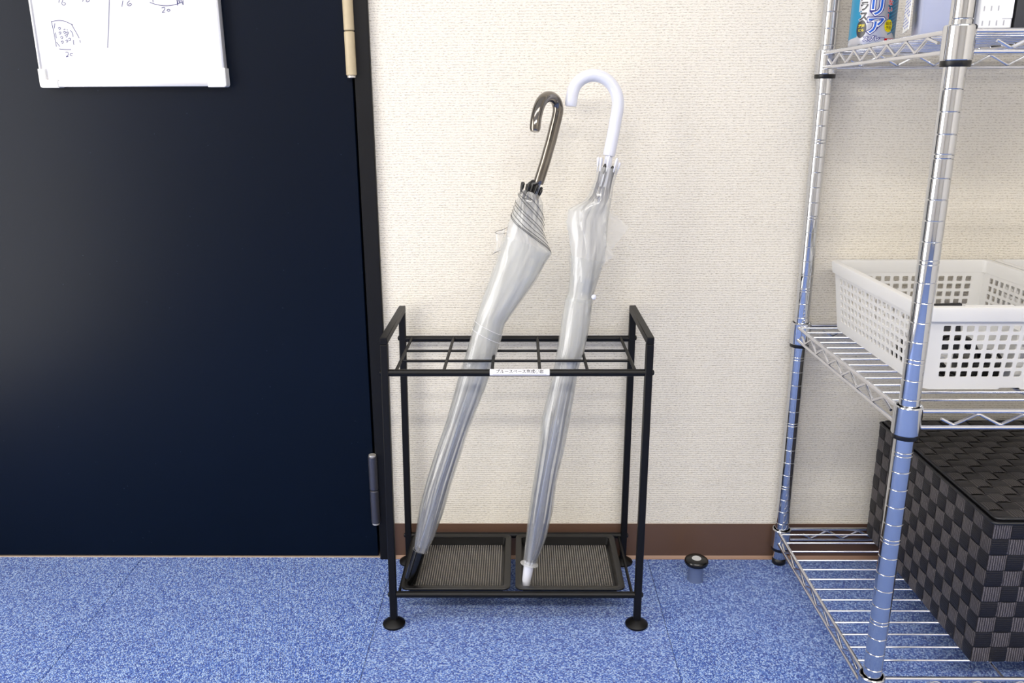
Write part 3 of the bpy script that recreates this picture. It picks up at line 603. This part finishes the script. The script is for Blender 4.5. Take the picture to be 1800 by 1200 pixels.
add_lathe(bm, [(0.0105, 0.004), (0.0150, 0.0005), (0.0160, -0.0006), (0.0150, -0.0008), (0.0095, 0.002)], c9, cw.ax, 30); obj('end_flange', bm, 'film2', wu)

# ================================================================ DOOR STOP ON THE FLOOR
ds = thing('door_stop', 'short floor door stop with round black rubber cap and grey centre', 'door stop', (0.3285, -0.0790, 0))
bm = bm_(); add_lathe(bm, [(0, 0), (0.0150, 0), (0.0143, 0.003), (0.0138, 0.008), (0.0138, 0.034), (0, 0.034)], seg=36); obj('post', bm, 'stopb', ds)
bm = bm_(); add_lathe(bm, [(0, 0.0335), (0.0185, 0.0335), (0.0212, 0.0350), (0.0222, 0.0385), (0.0212, 0.0425), (0.0180, 0.0450), (0.0095, 0.0455), (0.0090, 0.0448), (0, 0.0448)], seg=48); obj('rubber_cap', bm, 'blackpl', ds)
bm = bm_(); add_lathe(bm, [(0.0088, 0.0446), (0.0086, 0.0453), (0, 0.0454)], seg=36); o = obj('disc', bm, 'stopd', ds)

# ================================================================ CHROME WIRE SHELF
X0, X1, YFp, YBp = 0.5030, 1.4030, -0.4441, -0.0190
sh = thing('wire_shelf', 'chrome wire shelving rack with three shelves along the wall', 'shelf', (0, 0, 0))
RP = 0.0127
def post_profile():
    pr = [(0, 0.010), (RP - 0.001, 0.010), (RP, 0.0105)]
    marks = []
    k = -8
    z = 0.1650 - 0.127
    while z < 1.25:
        dbl = abs(((z - 0.1650) / 0.127) - round((z - 0.1650) / 0.127)) < 0.01
        if dbl: marks += [z - 0.0025, z + 0.0025]
        else: marks.append(z)
        z += 0.0254
    g = 0.0009; d = 0.0006
    for z in marks:
        pr += [(RP, z - g), (RP - d * 0.7, z - g * 0.45), (RP - d, z), (RP - d * 0.7, z + g * 0.45), (RP, z + g)]
    pr += [(RP, 1.299), (RP - 0.001, 1.30), (0, 1.30)]
    return pr
bm = bm_(); add_lathe(bm, post_profile(), seg=40)
bmesh.ops.recalc_face_normals(bm, faces=bm.faces)
pme = bpy.data.meshes.new('post'); bm.to_mesh(pme); bm.free(); pme.materials.append(M['chrome'])
pme.set_sharp_from_angle(angle=0.2)
bm = bm_(); add_lathe(bm, [(0, 0), (0.0118, 0), (0.0128, 0.0012), (0.0128, 0.013), (0, 0.013)], seg=28)
fme = bpy.data.meshes.new('foot'); bm.to_mesh(fme); bm.free(); fme.materials.append(M['clip'])
for x in (X0, X1):
    for y in (YFp, YBp):
        p = link('post', pme, sh, (x, y, 0)); link('foot', fme, p, (0, 0, 0))
def collar_mesh():
    bm = bm_(); r = 0.0177
    add_lathe(bm, [(0.0150, 0.0), (0.0166, 0.0003), (0.0172, -0.0004), (r, -0.0014), (r, -0.0375), (0.0172, -0.0385), (0.0140, -0.0385), (0.0140, -0.004), (0.0150, 0.0)], seg=40)
    me = bpy.data.meshes.new('collar'); bm.to_mesh(me); bm.free(); me.materials.append(M['chrome']); me.set_sharp_from_angle(angle=0.2); return me
cme = collar_mesh()
bm = bm_(); add_lathe(bm, [(RP, 0.0), (0.0165, -0.0002), (0.0167, -0.001), (0.0165, -0.0068), (0.0160, -0.0075), (RP, -0.0075)], seg=36)
sme = bpy.data.meshes.new('sleeve'); bm.to_mesh(sme); bm.free(); sme.materials.append(M['clip'])
for f in sme.polygons: f.use_smooth = True
sme.set_sharp_from_angle(angle=0.7)
def zigzag(p, q, period, zhi, zlo, flip=False):
    """bent wire truss between two level points"""
    p = Vector(p); q = Vector(q); L_ = (q - p).length; n = max(2, int(round(L_ / (period / 2)))); out = []
    for i in range(n + 1):
        a = p.lerp(q, i / n); z = (zhi if (i + flip) % 2 else zlo)
        if i in (0, n): z = (zhi + zlo) / 2 + (0.003 if z == zhi else -0.003) * 0
        out.append(Vector((a.x, a.y, z)))
    out[0] = out[1].lerp(Vector((out[0].x, out[0].y, zhi + zlo - out[1].z)), 0.55)
    res = [out[0]]
    for i in range(1, n):
        for t in (-0.16, -0.06, 0.06, 0.16):
            if t < 0: e = out[i].lerp(out[i - 1], -t)
            else: e = out[i].lerp(out[i + 1], t)
            c = out[i]; 
            res.append(e.lerp(c, 0.0) if abs(t) > 0.1 else e + (e - c) * 0.0)
    res.append(out[-1]); return res
NW = 13
for sz, ct in ((0.9400, 0.9460), (0.4780, 0.4850), (0.0710, 0.0750)):
    zl = sz - 0.0225; rr_ = 0.0030
    bm = bm_()
    xa, xb = X0 - 0.008, X1 + 0.008; ya, yb = YFp - 0.004, YBp + 0.004
    for z in (sz, zl):
        r = rr_ if z == sz else 0.0028
        for y in (ya, yb): add_tube(bm, [(X0 + 0.0155, y, z), (X1 - 0.0155, y, z)], r, 12)
        for x in (xa, xb): add_tube(bm, [(x, YFp + 0.0135, z), (x, YBp - 0.0135, z)], r, 12)
    s = obj('shelf', bm, 'chrome_w', sh)
    for x in (X0, X1):
        for y in (YFp, YBp):
            link('collar', cme, s, (x, y, ct)); link('sleeve', sme, s, (x, y, ct - 0.0375))
    for y in (ya, yb):
        bm = bm_(); add_tube(bm, zigzag((X0 + 0.0285, y, 0), (X1 - 0.0285, y, 0), 0.0603, sz - 0.0035, zl + 0.0035, True), 0.0020, 8); obj('truss_wire', bm, 'chrome_w', s)
    for x in (xa, xb):
        bm = bm_(); add_tube(bm, zigzag((x, YBp - 0.022, 0), (x, YFp + 0.030, 0), 0.0560, sz - 0.0035, zl + 0.0035, True), 0.0020, 8); obj('truss_wire', bm, 'chrome_w', s)
    bm = bm_(); add_tube(bm, [(xa, 0, 0), (xb, 0, 0)], 0.0016, 8)
    bmesh.ops.recalc_face_normals(bm, faces=bm.faces); wme = bpy.data.meshes.new('shelf_wire'); bm.to_mesh(wme); bm.free(); wme.materials.append(M['chrome_w'])
    for k in range(NW): link('shelf_wire', wme, s, (0, -0.0400 - k * 0.03085, sz + 0.0016))
    for x in (0.690, 0.953, 1.22):
        bm = bm_(); add_tube(bm, [(x, ya, sz - 0.0012), (x, yb, sz - 0.0012)], 0.0022, 8); obj('cross_wire', bm, 'chrome_w', s)
ZS = [0.9400 + 0.0034, 0.4780 + 0.0034, 0.0710 + 0.0034]

# ================================================================ WHITE BASKETS
def perforated(bm, O, U, V, nu, nv, wu_, hv_, m0, m1, b0, b1, hole=0.66, rnd=0.25, wtop=None):
    """wall O + u*U + v*V, u in [0,wu], v in [0,hv]; nu x nv rounded holes inside margins; U may flare: wtop = (du0, du1) shift at the top"""
    O = Vector(O); U = Vector(U); V = Vector(V)
    wt = wtop or (0, 0)
    def P(u, v):
        f = v / hv_; a = u / wu_
        return O + U * (u + (wt[0] * (1 - a) + wt[1] * a) * f) + V * v
    us = [m0 + (wu_ - m0 - m1) * i / nu for i in range(nu + 1)]; vs = [b0 + (hv_ - b0 - b1) * j / nv for j in range(nv + 1)]
    def quad(a, b, c, d): bm.faces.new([bm.verts.new(P(*q)) for q in (a, b, c, d)])
    allu = [0] + us + [wu_]; allv = [0] + vs + [hv_]
    for i in range(len(allu) - 1):
        for j in range(len(allv) - 1):
            ua, ub, va, vb = allu[i], allu[i + 1], allv[j], allv[j + 1]
            if 1 <= i <= nu and 1 <= j <= nv:
                cu, cv = (ua + ub) / 2, (va + vb) / 2; hu, hh = (ub - ua) / 2 * hole, (vb - va) / 2 * hole
                outer = [(ub, cv), (ub, vb), (cu, vb), (ua, vb), (ua, cv), (ua, va), (cu, va), (ub, va)]
                r = rnd
                inner = []
                ring = [(1, 1 - r), (1 - r, 1), (-1 + r, 1), (-1, 1 - r), (-1, -1 + r), (-1 + r, -1), (1 - r, -1), (1, -1 + r)]
                inn = [bm.verts.new(P(cu + a * hu, cv + b * hh)) for a, b in ring]
                c4 = [bm.verts.new(P(*q)) for q in ((ub, vb), (ua, vb), (ua, va), (ub, va))]
                # corner k touches ring[2k], ring[2k+1]
                for k in range(4):
                    a, b = inn[2 * k], inn[2 * k + 1]; nx_ = inn[(2 * k + 2) % 8]
                    bm.faces.new((c4[k], b, a)); bm.faces.new((c4[k], c4[(k + 1) % 4], nx_, b))
            else: quad((ua, va), (ub, va), (ub, vb), (ua, vb))
def make_basket():
    W_, D_, H_ = 0.238, 0.318, 0.117; fl = 0.012    # bottom width, depth, height, flare at the rim
    bm = bm_(); hv = math.hypot(H_, fl)
    sx = Vector((0, -fl, H_)) / hv; 
    perforated(bm, (0, 0, 0), (1, 0, 0), (0, -fl / hv, H_ / hv), 14, 6, W_, hv, 0.018, 0.018, 0.014, 0.024, wtop=(-fl, fl))
    perforated(bm, (0, D_, 0), (1, 0, 0), (0, fl / hv, H_ / hv), 14, 6, W_, hv, 0.018, 0.018, 0.014, 0.024, wtop=(-fl, fl))
    perforated(bm, (0, 0, 0), (0, 1, 0), (-fl / hv, 0, H_ / hv), 19, 6, D_, hv, 0.018, 0.018, 0.014, 0.024, wtop=(-fl, fl))
    perforated(bm, (W_, 0, 0), (0, 1, 0), (fl / hv, 0, H_ / hv), 19, 6, D_, hv, 0.018, 0.018, 0.014, 0.024, wtop=(-fl, fl))
    perforated(bm, (0, 0, 0.0), (1, 0, 0), (0, 1, 0), 14, 19, W_, D_, 0.01, 0.01, 0.01, 0.01, hole=0.6)
    bmesh.ops.remove_doubles(bm, verts=bm.verts, dist=0.0002)
    bmesh.ops.recalc_face_normals(bm, faces=bm.faces)
    bmesh.ops.solidify(bm, geom=bm.faces[:], thickness=0.0020)
    body = bpy.data.meshes.new('basket_body'); bm.to_mesh(body); bm.free(); body.materials.append(M['basket'])
    # rim: rolled lip with an apron
    bm = bm_(); x0, y0, x1, y1 = -fl, -fl, W_ + fl, D_ + fl
    def L(i, z, r): return rrect(x0 - i, y0 - i, x1 + i, y1 + i, r, z, 4)
    loops = [L(0.0015, H_ - 0.020, 0.012), L(0.0045, H_ - 0.0185, 0.014), L(0.0072, H_ - 0.003, 0.016), L(0.0066, H_ + 0.0008, 0.0155), L(0.0030, H_ + 0.0020, 0.0125), L(-0.0035, H_ + 0.0012, 0.008), L(-0.0045, H_ - 0.002, 0.007), L(-0.0045, H_ - 0.020, 0.006)]
    ring_loft(bm, loops + [loops[0]], cap=False)
    bmesh.ops.recalc_face_normals(bm, faces=bm.faces); rim = bpy.data.meshes.new('rim'); bm.to_mesh(rim); bm.free(); rim.materials.append(M['basket']); rim.set_sharp_from_angle(angle=0.8)
    return body, rim
bbody, brim = make_basket()
for x, lbl in ((0.5540, 'white perforated plastic basket holding black cables, next to the chrome posts'), (0.8330, 'white perforated plastic basket behind and beside the cable-filled one')):
    b = thing('storage_basket', lbl, 'basket', (x, -0.3720, ZS[1] + 0.002), 'white baskets on the middle shelf')
    link('basket_body', bbody, b); link('rim', brim, b)

# things inside the first basket
zb_ = ZS[1] + 0.0045
def coil(name, cx, cy, cz, R_, r, turns, tilt, label):
    pts = []
    for k in range(turns * 20 + 1):
        a = 2 * PI * k / 20; rr2 = R_ * (1 + 0.10 * math.sin(a * 0.37 + 1) + 0.05 * math.sin(k)); 
        pts.append(Vector((rr2 * math.cos(a), rr2 * 0.8 * math.sin(a), r * 1.2 * math.sin(a * 0.53) + k / 20 * r * 0.9)))
    Rm = Matrix.Rotation(tilt[0], 3, 'X') @ Matrix.Rotation(tilt[1], 3, 'Y')
    pts = [Rm @ p for p in pts]; mz = min(p.z for p in pts) - r
    t = thing(name, label, 'cable', (cx, cy, cz))
    bm = bm_(); add_tube(bm, [p - Vector((0, 0, mz)) for p in pts], r, 8); obj('cord', bm, 'cable', t)
    e = pts[-1] - Vector((0, 0, mz))
    bm = bm_(); add_box(bm, e - Vector((0.006, 0.009, 0.004)), e + Vector((0.006, 0.009, 0.004)), 0.0015, 2); obj('plug', bm, 'cable', t)
    return t
coil('cable_coil', 0.608, -0.330, zb_, 0.036, 0.0032, 6, (1.15, 0.25), 'black coiled power cable at the front corner inside the basket')
coil('cable_coil', 0.600, -0.245, zb_, 0.028, 0.0030, 5, (0.25, -0.3), 'loosely looped black cable lying farther back inside the basket')
t = thing('power_adapter', 'black power adapter brick lying under the cables in the basket', 'adapter', (0.652, -0.325, zb_))
bm = bm_(); add_box(bm, (-0.022, -0.030, 0), (0.022, 0.030, 0.026), 0.004, 3); obj('case', bm, 'cable', t)
bm = bm_(); add_tube(bm, smooth_path([(0, -0.03, 0.012), (0.004, -0.036, 0.018), (0.012, -0.036, 0.03), (0.008, -0.02, 0.042), (-0.012, 0.0, 0.036), (-0.02, 0.012, 0.03)], 4), 0.0022, 8); obj('lead', bm, 'cable', t)
t = thing('zip_pouch', 'charcoal nylon pouch standing in the basket, its corner above the rim', 'pouch', (0.668, -0.200, zb_))
bm = bm_(); g = []
for i in range(9):
    v = i / 8; row = []
    for j in range(24):
        a = 2 * PI * j / 24; ex = 2.6
        cx_ = abs(math.cos(a)) ** (2 / ex) * math.copysign(1, math.cos(a)); sy_ = abs(math.sin(a)) ** (2 / ex) * math.copysign(1, math.sin(a))
        th_ = 0.015 * math.sin(PI * (0.12 + 0.80 * v)) + 0.002
        row.append(Vector((cx_ * 0.028, sy_ * th_ + 0.020 * v, v * 0.070 * (1 + 0.02 * cx_))))
    g.append(row)
quads(bm, g, closed=True); bm.faces.new([v for v in bm.verts][:24]); bm.faces.new([v for v in bm.verts][-24:]); obj('bag', bm, 'pouch', t)
bm = bm_(); add_tube(bm, [(-0.025, 0.0190, 0.0695), (0.025, 0.0190, 0.0715)], 0.0016, 8); obj('zip', bm, 'cable', t)
t = thing('document_box', 'small white carton with grey print inside the basket beside the cables', 'carton', (0.725, -0.260, zb_))
bm = bm_(); add_box(bm, (-0.038, -0.090, 0), (0.040, 0.060, 0.074), 0.0012); obj('carton_body', bm, 'paper', t)
bm = bm_()
for k in range(5): add_box(bm, (-0.030 + k * 0.013, -0.0905, 0.050 + 0.002 * (k % 2)), (-0.030 + k * 0.013 + 0.008, -0.0899, 0.053 + 0.004 * (k % 3)))
add_box(bm, (-0.030, -0.0905, 0.030), (-0.016, -0.0899, 0.042)); obj('print', bm, 'greytick', t)
bm = bm_(); add_box(bm, (0.022, -0.0905, 0.018), (0.036, -0.0899, 0.040)); obj('sticker', bm, 'pinkish', t)

# ================================================================ WOVEN BOX
bx0, by0, bz0 = 0.6583, -0.4148, ZS[2]
CW = 0.0252; NXc, NYc, NZc = 15, 15, 9
WX, WY, HZ = NXc * CW, NYc * CW, 0.2255; CH = HZ / NZc
wbx = thing('woven_box', 'dark woven strap storage box with a lid on the bottom wire shelf', 'storage box', (bx0, by0, bz0))
bm = bm_(); i_ = 0.0022; add_box(bm, (i_, i_, 0.0005), (WX - i_, WY - i_, HZ - 0.004)); obj('liner', bm, 'piping', wbx)
PER = 2 * (NXc + NYc)
def per(c):      # perimeter position in cells -> point, outward normal; starts at the front corner nearest the post
    c = c % PER
    if c <= NYc: p = Vector((0, c * CW, 0)); n = Vector((-1, 0, 0))
    elif c <= NYc + NXc: p = Vector(((c - NYc) * CW, WY, 0)); n = Vector((0, 1, 0))
    elif c <= 2 * NYc + NXc: p = Vector((WX, WY - (c - NYc - NXc) * CW, 0)); n = Vector((1, 0, 0))
    else: p = Vector((WX - (c - 2 * NYc - NXc) * CW, 0, 0)); n = Vector((0, -1, 0))
    for cc, nn in ((0, (-1, -1, 0)), (NYc, (-1, 1, 0)), (NYc + NXc, (1, 1, 0)), (2 * NYc + NXc, (1, -1, 0)), (PER, (-1, -1, 0))):
        if abs(c - cc) < 1e-6: n = Vector(nn).normalized()
    return p, n
AMP = 0.0011
def wave(f, sgn):   # f position in cells, flat tops with quick crossings
    s = math.sin(PI * f) * sgn
    return math.copysign(min(1.0, abs(s) * 1.9), s)
def sgncell(i, j): return 1 if (i + j) % 2 == 0 else -1
for j in range(NZc):                      # straps running round the box
    runs = [(0, NYc, 'strap_y'), (2 * NYc + NXc, PER, 'strap_h')]
    bm = bm_(); g = []
    for k in range(PER * 4):
        c = k / 4; p, n = per(c); off = AMP * wave(c, -1 if j % 2 == 0 else 1)
        g.append([p + n * (off - (0.0004 if q in (0, 3) else 0)) + Vector((0, 0, (j + a) * CH)) for q, a in enumerate((0.03, 0.12, 0.88, 0.97))])
    g.append(g[0]); quads(bm, g); o = obj('strap', bm, 'strap_h', wbx)
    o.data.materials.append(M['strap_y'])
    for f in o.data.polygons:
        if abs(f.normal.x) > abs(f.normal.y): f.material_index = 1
def vstrap(c0_):
    bm = bm_(); g = []
    for k in range(NZc * 4 + 1):
        z = k / 4; i = int(c0_)
        row = []
        for q, a in enumerate((0.03, 0.12, 0.88, 0.97)):
            p, n = per(c0_ + a); off = AMP * -wave(z, -1 if i % 2 == 0 else 1)
            row.append(p + n * (off - (0.0004 if q in (0, 3) else 0)) + Vector((0, 0, z * CH)))
        g.append(row)
    quads(bm, g); obj('strap', bm, 'strap_v', wbx)
for c in range(PER): vstrap(c)
# piping round the top edge
def loop(inset, z, r): return rrect(inset, inset, WX - inset, WY - inset, r, z, 3)
bm = bm_(); add_tube(bm, loop(-0.0012, HZ - 0.0005, 0.006), 0.0023, 10, closed=True); obj('piping', bm, 'piping', wbx)
# lid
lid = bpy.data.objects.new('lid', None)
bm = bm_(); add_box(bm, (0.004, 0.004, HZ - 0.004), (WX - 0.004, WY - 0.004, HZ + 0.0015)); lid = obj('lid', bm, 'piping', wbx)
NL = 15; LC = (WX - 0.010) / NL
for i in range(NL):
    for d in (0, 1):
        bm = bm_(); g = []
        for k in range(NL * 4 + 1):
            z = k / 4; row = []
            for q, a in enumerate((0.02, 0.12, 0.88, 0.98)):
                off = AMP * 1.7 * wave(z, (1 if i % 2 == 0 else -1) * (1 if d == 0 else -1)) - (0.0005 if q in (0, 3) else 0)
                s_, t_ = 0.005 + (i + a) * LC, 0.005 + z * LC
                zz = HZ + 0.0036 + off + 0.0015 * math.sin(PI * s_ / WX) * math.sin(PI * t_ / WY)
                row.append(Vector((s_, t_, zz)) if d == 0 else Vector((t_, s_, zz)))
            g.append(row)
        quads(bm, g); obj('strap', bm, 'lid_b' if d == 0 else 'lid_a', lid)
bm = bm_(); add_tube(bm, loop(0.0045, HZ + 0.0036, 0.006), 0.0023, 10, closed=True); obj('lid_piping', bm, 'piping', lid)

# ================================================================ THINGS ON THE TOP SHELF
zt = ZS[0]
RC = 0.0335; cx, cy = 0.5490, -0.0780
can = thing('spray_can', 'silver and teal insect barrier spray can with big blue lettering', 'spray can', (cx, cy, zt))
bm = bm_(); add_lathe(bm, [(0, 0.002), (RC - 0.004, 0.0005), (RC - 0.001, 0), (RC, 0.0015), (RC, 0.168), (RC - 0.003, 0.174), (0.016, 0.184), (0.014, 0.186), (0, 0.186)], seg=56); obj('can_body', bm, 'silver', can)
bm = bm_(); add_lathe(bm, [(0, 0.185), (0.020, 0.185), (0.021, 0.190), (0.0205, 0.222), (0.016, 0.228), (0, 0.229)], seg=40); obj('spray_cap', bm, 'whitepl', can)
yaw0 = -0.29     # the printed front faces the camera
def wrap(bm, xo, zo, r=0.0):
    for v in bm.verts:
        a = (v.co.x + xo) / RC - PI / 2 + yaw0; rr3 = RC + 0.0002 + r + v.co.z
        v.co = Vector((rr3 * math.cos(a), rr3 * math.sin(a), v.co.y + zo))
    return bm
def flat(pts):
    bm = bm_(); f = bm.faces.new([bm.verts.new((a, b, 0)) for a, b in pts])
    xs = [p[0] for p in pts]; 
    n = max(2, int((max(xs) - min(xs)) / 0.002))
    for k in range(1, n):
        x = min(xs) + (max(xs) - min(xs)) * k / n
        bmesh.ops.bisect_plane(bm, geom=bm.verts[:] + bm.edges[:] + bm.faces[:], plane_co=(x, 0, 0), plane_no=(1, 0, 0))
    return bm
def disc(cx_, cz_, rx, rz, n=28): return [(cx_ + rx * math.cos(2 * PI * k / n), cz_ + rz * math.sin(2 * PI * k / n)) for k in range(n)]
obj('print_panel', wrap(flat([(-0.050, 0.012), (-0.0265, 0.016), (-0.0215, 0.030), (-0.0215, 0.165), (-0.050, 0.165)]), 0, 0), 'teal', can)
obj('print_panel', wrap(flat([(0.0175, 0.032), (0.045, 0.010), (0.045, 0.165), (0.0175, 0.165)]), 0, 0), 'teal_d', can)
bm = bm_()
for k in range(26):
    z = 0.018 + k * 0.0052; b2 = flat([(0.0205, z), (0.044, z + 0.010), (0.044, z + 0.0118), (0.0205, z + 0.0016)])
    wrap(b2, 0, 0, 0.0001); me = bpy.data.meshes.new('x'); b2.to_mesh(me); b2.free(); bm.from_mesh(me); bpy.data.meshes.remove(me)
obj('stripes', bm, 'teal', can)
obj('print_panel', wrap(flat([(-0.026, 0.052), (-0.012, 0.058), (-0.012, 0.165), (-0.026, 0.165)]), 0, 0, 0.00012), 'silver', can)
obj('print_badge', wrap(flat(disc(-0.0195, 0.0275, 0.0078, 0.0130)), 0, 0, 0.0002), 'darkp', can)
obj('print_badge', wrap(flat(disc(0.0215, 0.0310, 0.0072, 0.0090)), 0, 0, 0.0002), 'yellow', can)
obj('print_badge', wrap(flat([(0.0165, 0.0080), (0.037, 0.0080), (0.037, 0.0130), (0.0165, 0.0130)]), 0, 0, 0.0002), 'red', can)
obj('print_badge', wrap(flat([(0.0215, 0.0088), (0.031, 0.0088), (0.031, 0.0121), (0.0215, 0.0121)]), 0, 0, 0.0003), 'white', can)
def letters(body, size, x, z, m, r=0.0003, offset=0.0, sx=1.0):
    bm = text_bm(body, size, offset)
    for v in bm.verts: v.co.x *= sx
    obj('lettering', wrap(bm, x, z, r), m, can)
for k, ch in enumerate('バリア'):
    z = 0.0820 - k * 0.0258
    for off, m, r in ((0.0030, 'navy', 0.00025), (0.0018, 'white', 0.0004), (0.0004, 'blue', 0.00055)): letters(ch, 0.0262, 0.0010, z, m, r, off, 1.0)
for off, m, r in ((0.0009, 'navy', 0.0003), (0.0001, 'white', 0.00045)): letters('スプレー', 0.0080, 0.0008, 0.0125, m, r, off)
for k, ch in enumerate('窓ガラス'):
    z = 0.0885 - k * 0.0146
    for off, m, r in ((0.0008, 'white', 0.0003), (0.0003, 'darkp', 0.00045)): letters(ch, 0.0142, -0.0178, z, m, r, off + 0.0004)
letters('網戸', 0.0050, -0.0192, 0.0315, 'yellow', 0.0004, 0.0001); letters('にも', 0.0045, -0.0192, 0.0255, 'yellow', 0.0004, 0.0001)
for k, ch in enumerate('つけない！'):
    z = 0.0830 - k * 0.0098
    for off, m, r in ((0.0007, 'white', 0.0003), (0.0002, 'red', 0.00045)): letters(ch, 0.0088, 0.0208, z, m, r, off)
letters('殺虫', 0.0056, 0.0215, 0.0340, 'darkp', 0.0004); letters('予防', 0.0056, 0.0215, 0.0278, 'darkp', 0.0004)
letters('450', 0.0050, -0.0190, 0.0040, 'darkp'); letters('HOOO', 0.0040, 0.000, 0.0050, 'darkp')

# frosted bin behind the front post
t = thing('storage_bin', 'frosted bluish plastic bin standing behind the nearest chrome post', 'bin', (0.5150, -0.300, zt)); t.rotation_euler.z = -0.33
bm = bm_(); q = 0.0022
def rect3(i, z, r, w_, d_): return rrect(i, i, w_ - i, d_ - i, r, z, 4)
w_, d_ = 0.064, 0.110
ring_loft(bm, [rect3(-0.004, 0.170, 0.010, w_, d_), rect3(0.0, 0.168, 0.008, w_, d_), rect3(0.006, 0.003, 0.006, w_, d_), rect3(0.008, 0.0, 0.006, w_, d_)], cap=True)
ring_loft(bm, [rect3(-0.004, 0.170, 0.010, w_, d_), rect3(0.0022, 0.169, 0.007, w_, d_), rect3(0.0085, 0.005, 0.005, w_, d_)], cap=True)
obj('bin_body', bm, 'binpl', t)
bm = bm_(); add_box(bm, (0.014, 0.02, 0.006), (0.052, 0.09, 0.13), 0.002); obj('paper_stack', bm, 'paper', t)
bm = bm_(); add_box(bm, (-0.0058, 0.018, 0.012), (-0.0046, 0.098, 0.155)); sl = obj('side_label', bm, 'paper', t)
bm = bm_()
for k in range(30):
    for c in range(4):
        if random.random() < 0.85: add_box(bm, (-0.00605, 0.022 + c * 0.020, 0.016 + k * 0.0044), (-0.0057, 0.022 + c * 0.020 + random.uniform(0.010, 0.016), 0.0180 + k * 0.0044))
o = obj('fine_print', bm, 'fineblue', sl); o['kind'] = 'stuff'
bm = bm_(); add_box(bm, (-0.00605, 0.019, 0.078), (-0.0057, 0.097, 0.0805)); obj('red_line', bm, 'red', sl)
# white punched carton
t = thing('punched_carton', 'white punched cardboard carton between the chrome post and charcoal box', 'carton', (0.5845, -0.3245, zt)); t.rotation_euler.z = -0.33
bm = bm_(); add_box(bm, (0, 0, 0), (0.0375, 0.10, 0.145), 0.0012)
obj('carton_body', bm, 'paper', t)
bm = bm_()
for r in range(9):
    for c in range(4):
        x_ = 0.004 + c * 0.0080; z_ = 0.012 + r * 0.0175
        if z_ < 0.14: add_box(bm, (x_, -0.0004, z_), (x_ + 0.0014, 0.0002, z_ + 0.0060))
obj('punch_marks', bm, 'greytick', t)
bm = bm_(); add_box(bm, (0.0265, -0.0010, 0.020), (0.0374, 0.0, 0.042)); obj('price_sticker', bm, 'white', t)
t = thing('charcoal_box', 'dark charcoal box at the end of the top shelf row', 'box', (0.6228, -0.3376, zt)); t.rotation_euler.z = -0.33
bm = bm_(); add_box(bm, (0, 0, 0), (0.20, 0.20, 0.150), 0.002, 2); obj('box_body', bm, 'darkbox', t)
bm = bm_(); add_box(bm, (-0.0012, -0.0012, 0.118), (0.2012, 0.2012, 0.152), 0.002, 2); obj('box_lid', bm, 'darkbox', t)
